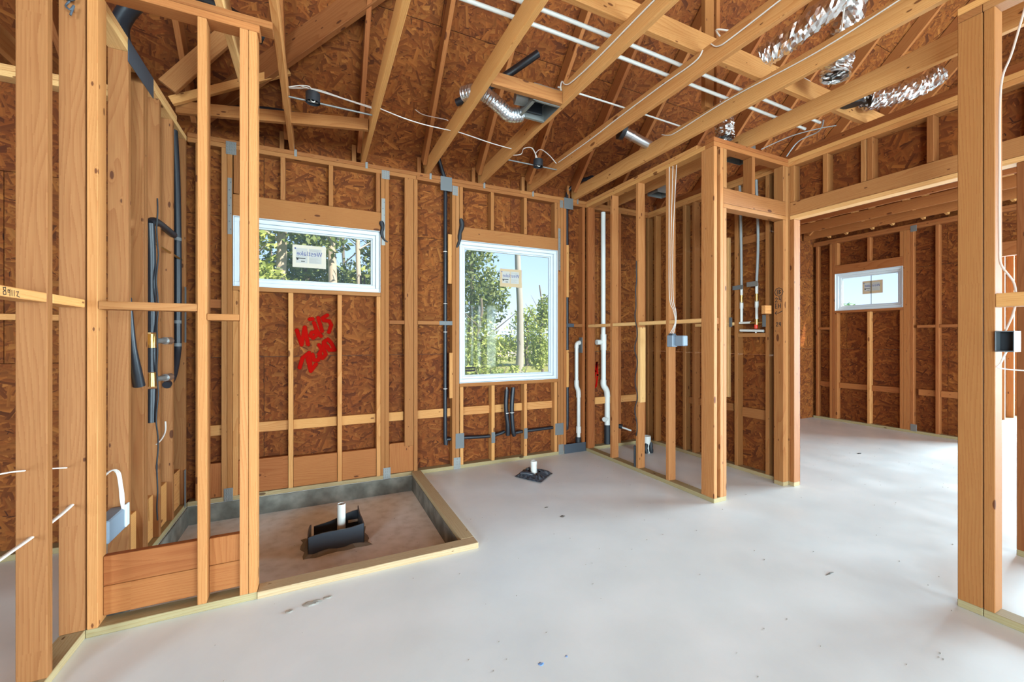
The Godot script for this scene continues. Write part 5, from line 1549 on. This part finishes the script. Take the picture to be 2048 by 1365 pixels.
func shrub(label: String, at: Vector3, rx: float, hy: float, count: int, a: Color, b: Color, sd: int) -> void:
	var t := thing("shrub", label, "shrub", at, "undergrowth behind the house")
	for i in 3:
		tube(t, "stem", [at, at + v3((i - 1) * 0.25, hy * 0.5, 0.1 * i), at + v3((i - 1) * 0.5, hy, 0.1)], [0.03, 0.02, 0.01], M.bark, 6)
	obj(t, "foliage", leaf_mesh(sd, [[v3(0, hy * 0.55, 0), v3(rx, hy * 0.55, rx * 0.7)], [v3(rx * 0.5, hy * 0.4, 0.2), v3(rx * 0.6, hy * 0.4, rx * 0.5)], [v3(-rx * 0.5, hy * 0.45, -0.2), v3(rx * 0.6, hy * 0.42, rx * 0.5)]], count, 0.13, a, b), M.leaf, at)

func build_outside() -> void:
	var lf := std(Color.WHITE, 0.6)
	lf.vertex_color_use_as_albedo = true
	lf.backlight_enabled = true
	lf.backlight = Color(0.6, 0.62, 0.3)
	M.leaf = lf
	var gy := -0.35
	var lawn := std(Color.WHITE, 0.95)
	lawn.albedo_texture = noise_tex(51, 0.02, [[0.0, c8(96, 100, 44)], [0.5, c8(132, 134, 66)], [1.0, c8(166, 156, 96)]], 512, 5)
	lawn.uv1_triplanar = true
	lawn.uv1_world_triplanar = true
	lawn.uv1_scale = v3(0.3, 0.3, 0.3)
	var g := boxes(self, "lawn", [[v3(-60, gy - 0.5, -120), v3(120, gy, 60)]], lawn, 0.0)
	tag(g, "rough yellow green grass outside the windows", "lawn", "", "structure")
	var rd := boxes(self, "dirt_track", [[v3(12.0, gy, -68.0), v3(90, gy + 0.03, -38.0)]], std(c8(214, 196, 172), 0.95), 0.0)
	tag(rd, "pale dirt track seen low through the tall window", "track", "", "structure")
	var dg := c8(82, 98, 52)
	var mg := c8(134, 150, 76)
	var yg := c8(176, 186, 96)
	var pale := std(c8(196, 180, 160), 0.9)
	var grey := std(c8(170, 166, 158), 0.9)
	var crown := func(h: float, w: float) -> Array:
		return [[v3(0, h, 0), v3(w, 1.3, w)], [v3(w * 0.6, h - 0.9, 0.3), v3(w * 0.7, 0.9, w * 0.7)], [v3(-w * 0.6, h - 0.6, -0.3), v3(w * 0.7, 0.9, w * 0.7)], [v3(0.2, h + 1.2, 0.1), v3(w * 0.8, 1.0, w * 0.8)]]
	tree("pine_tree", "pale trunked pine left of the sticker in the wide window", v3(-0.95, gy, -14), 11.0, 0.17, crown.call(6.0, 1.6), 900, 0.2, dg, mg, 3, 0.0, pale)
	tree("pine_tree", "dark trunked tree beside the pale pine in the wide window", v3(-0.35, gy, -17), 11.0, 0.16, crown.call(4.6, 1.8), 1500, 0.2, dg, mg, 4)
	tree("pine_tree", "brown trunked tree right of the sticker in the wide window", v3(0.45, gy, -14.5), 11.0, 0.16, crown.call(7.2, 1.4), 600, 0.2, dg, mg, 5, 0.0, pale)
	tree("pine_tree", "slim pale trunk near the right end of the wide window", v3(1.25, gy, -14), 11.0, 0.09, crown.call(7.5, 1.2), 500, 0.18, dg, mg, 6, 0.0, pale)
	tree("oak_tree", "leafy tree at the left edge of the wide window", v3(-2.1, gy, -13.5), 8.0, 0.14, crown.call(3.9, 1.2), 1700, 0.17, mg, yg, 7)
	tree("oak_tree", "leaning leafy tree at the right end of the wide window", v3(2.0, gy, -15), 8.0, 0.10, crown.call(3.8, 1.1), 1500, 0.17, dg, yg, 8, -0.05)
	tree("oak_tree", "dense green tree filling the left of the tall window", v3(4.3, gy, -13), 9.0, 0.13, crown.call(3.9, 1.25), 1700, 0.15, dg, mg, 9)
	tree("oak_tree", "second leafy tree at upper left of the tall window", v3(5.2, gy, -14.5), 9.0, 0.12, crown.call(4.4, 1.1), 1100, 0.15, dg, yg, 10)
	tree("oak_tree", "low light green tree at lower left of the tall window", v3(4.6, gy, -12), 3.0, 0.08, [[v3(0, 1.4, 0), v3(0.9, 1.1, 0.8)], [v3(-0.5, 0.8, 0.2), v3(0.7, 0.8, 0.6)]], 1500, 0.11, mg, yg, 11)
	tree("pine_tree", "grey trunk standing in the middle of the tall window", v3(6.85, gy, -13.8), 12.0, 0.14, crown.call(8.5, 1.4), 700, 0.2, dg, mg, 12, 0.0, grey)
	tree("oak_tree", "yellow green sapling at the right of the tall window", v3(8.5, gy, -15), 4.0, 0.06, [[v3(0, 1.9, 0), v3(0.6, 1.1, 0.5)], [v3(0.15, 2.9, 0), v3(0.35, 0.7, 0.35)], [v3(-0.2, 1.1, 0), v3(0.4, 0.7, 0.4)]], 700, 0.14, mg, yg, 13)
	tree("oak_tree", "distant green tree behind the dirt track", v3(12.5, gy, -24), 3.4, 0.14, crown.call(1.8, 1.8), 1300, 0.2, mg, yg, 14)
	tree("oak_tree", "distant dark tree at the far left of the dirt track", v3(9.6, gy, -26), 3.4, 0.14, crown.call(1.9, 1.6), 1300, 0.2, dg, mg, 15)
	for k in 7:
		tree("oak_tree", ["first", "second", "third", "fourth", "fifth", "sixth", "seventh"][k] + " of the back row of trees counted from the left", v3(-5.5 + k * 1.7, gy, -21 - (k % 3) * 1.5), 8.0, 0.12, crown.call(3.2 + (k % 2) * 0.7, 1.5), 1100, 0.22, dg, mg, 30 + k)
	for k in 6:
		shrub(["first", "second", "third", "fourth", "fifth", "sixth"][k] + " bright shrub counted from the left under the wide window", v3(-2.0 + k * 0.8, gy, -12.5 + (k % 2) * 0.8), 0.65, 2.6 + 0.3 * (k % 3), 900, mg, yg, 50 + k)
	for k in 3:
		shrub(["left", "middle", "right"][k] + " low shrub at the foot of the tall window view", v3(3.9 + k * 0.7, gy, -11.2), 0.6, 0.9, 600, mg, yg, 60 + k)
	for k in 4:
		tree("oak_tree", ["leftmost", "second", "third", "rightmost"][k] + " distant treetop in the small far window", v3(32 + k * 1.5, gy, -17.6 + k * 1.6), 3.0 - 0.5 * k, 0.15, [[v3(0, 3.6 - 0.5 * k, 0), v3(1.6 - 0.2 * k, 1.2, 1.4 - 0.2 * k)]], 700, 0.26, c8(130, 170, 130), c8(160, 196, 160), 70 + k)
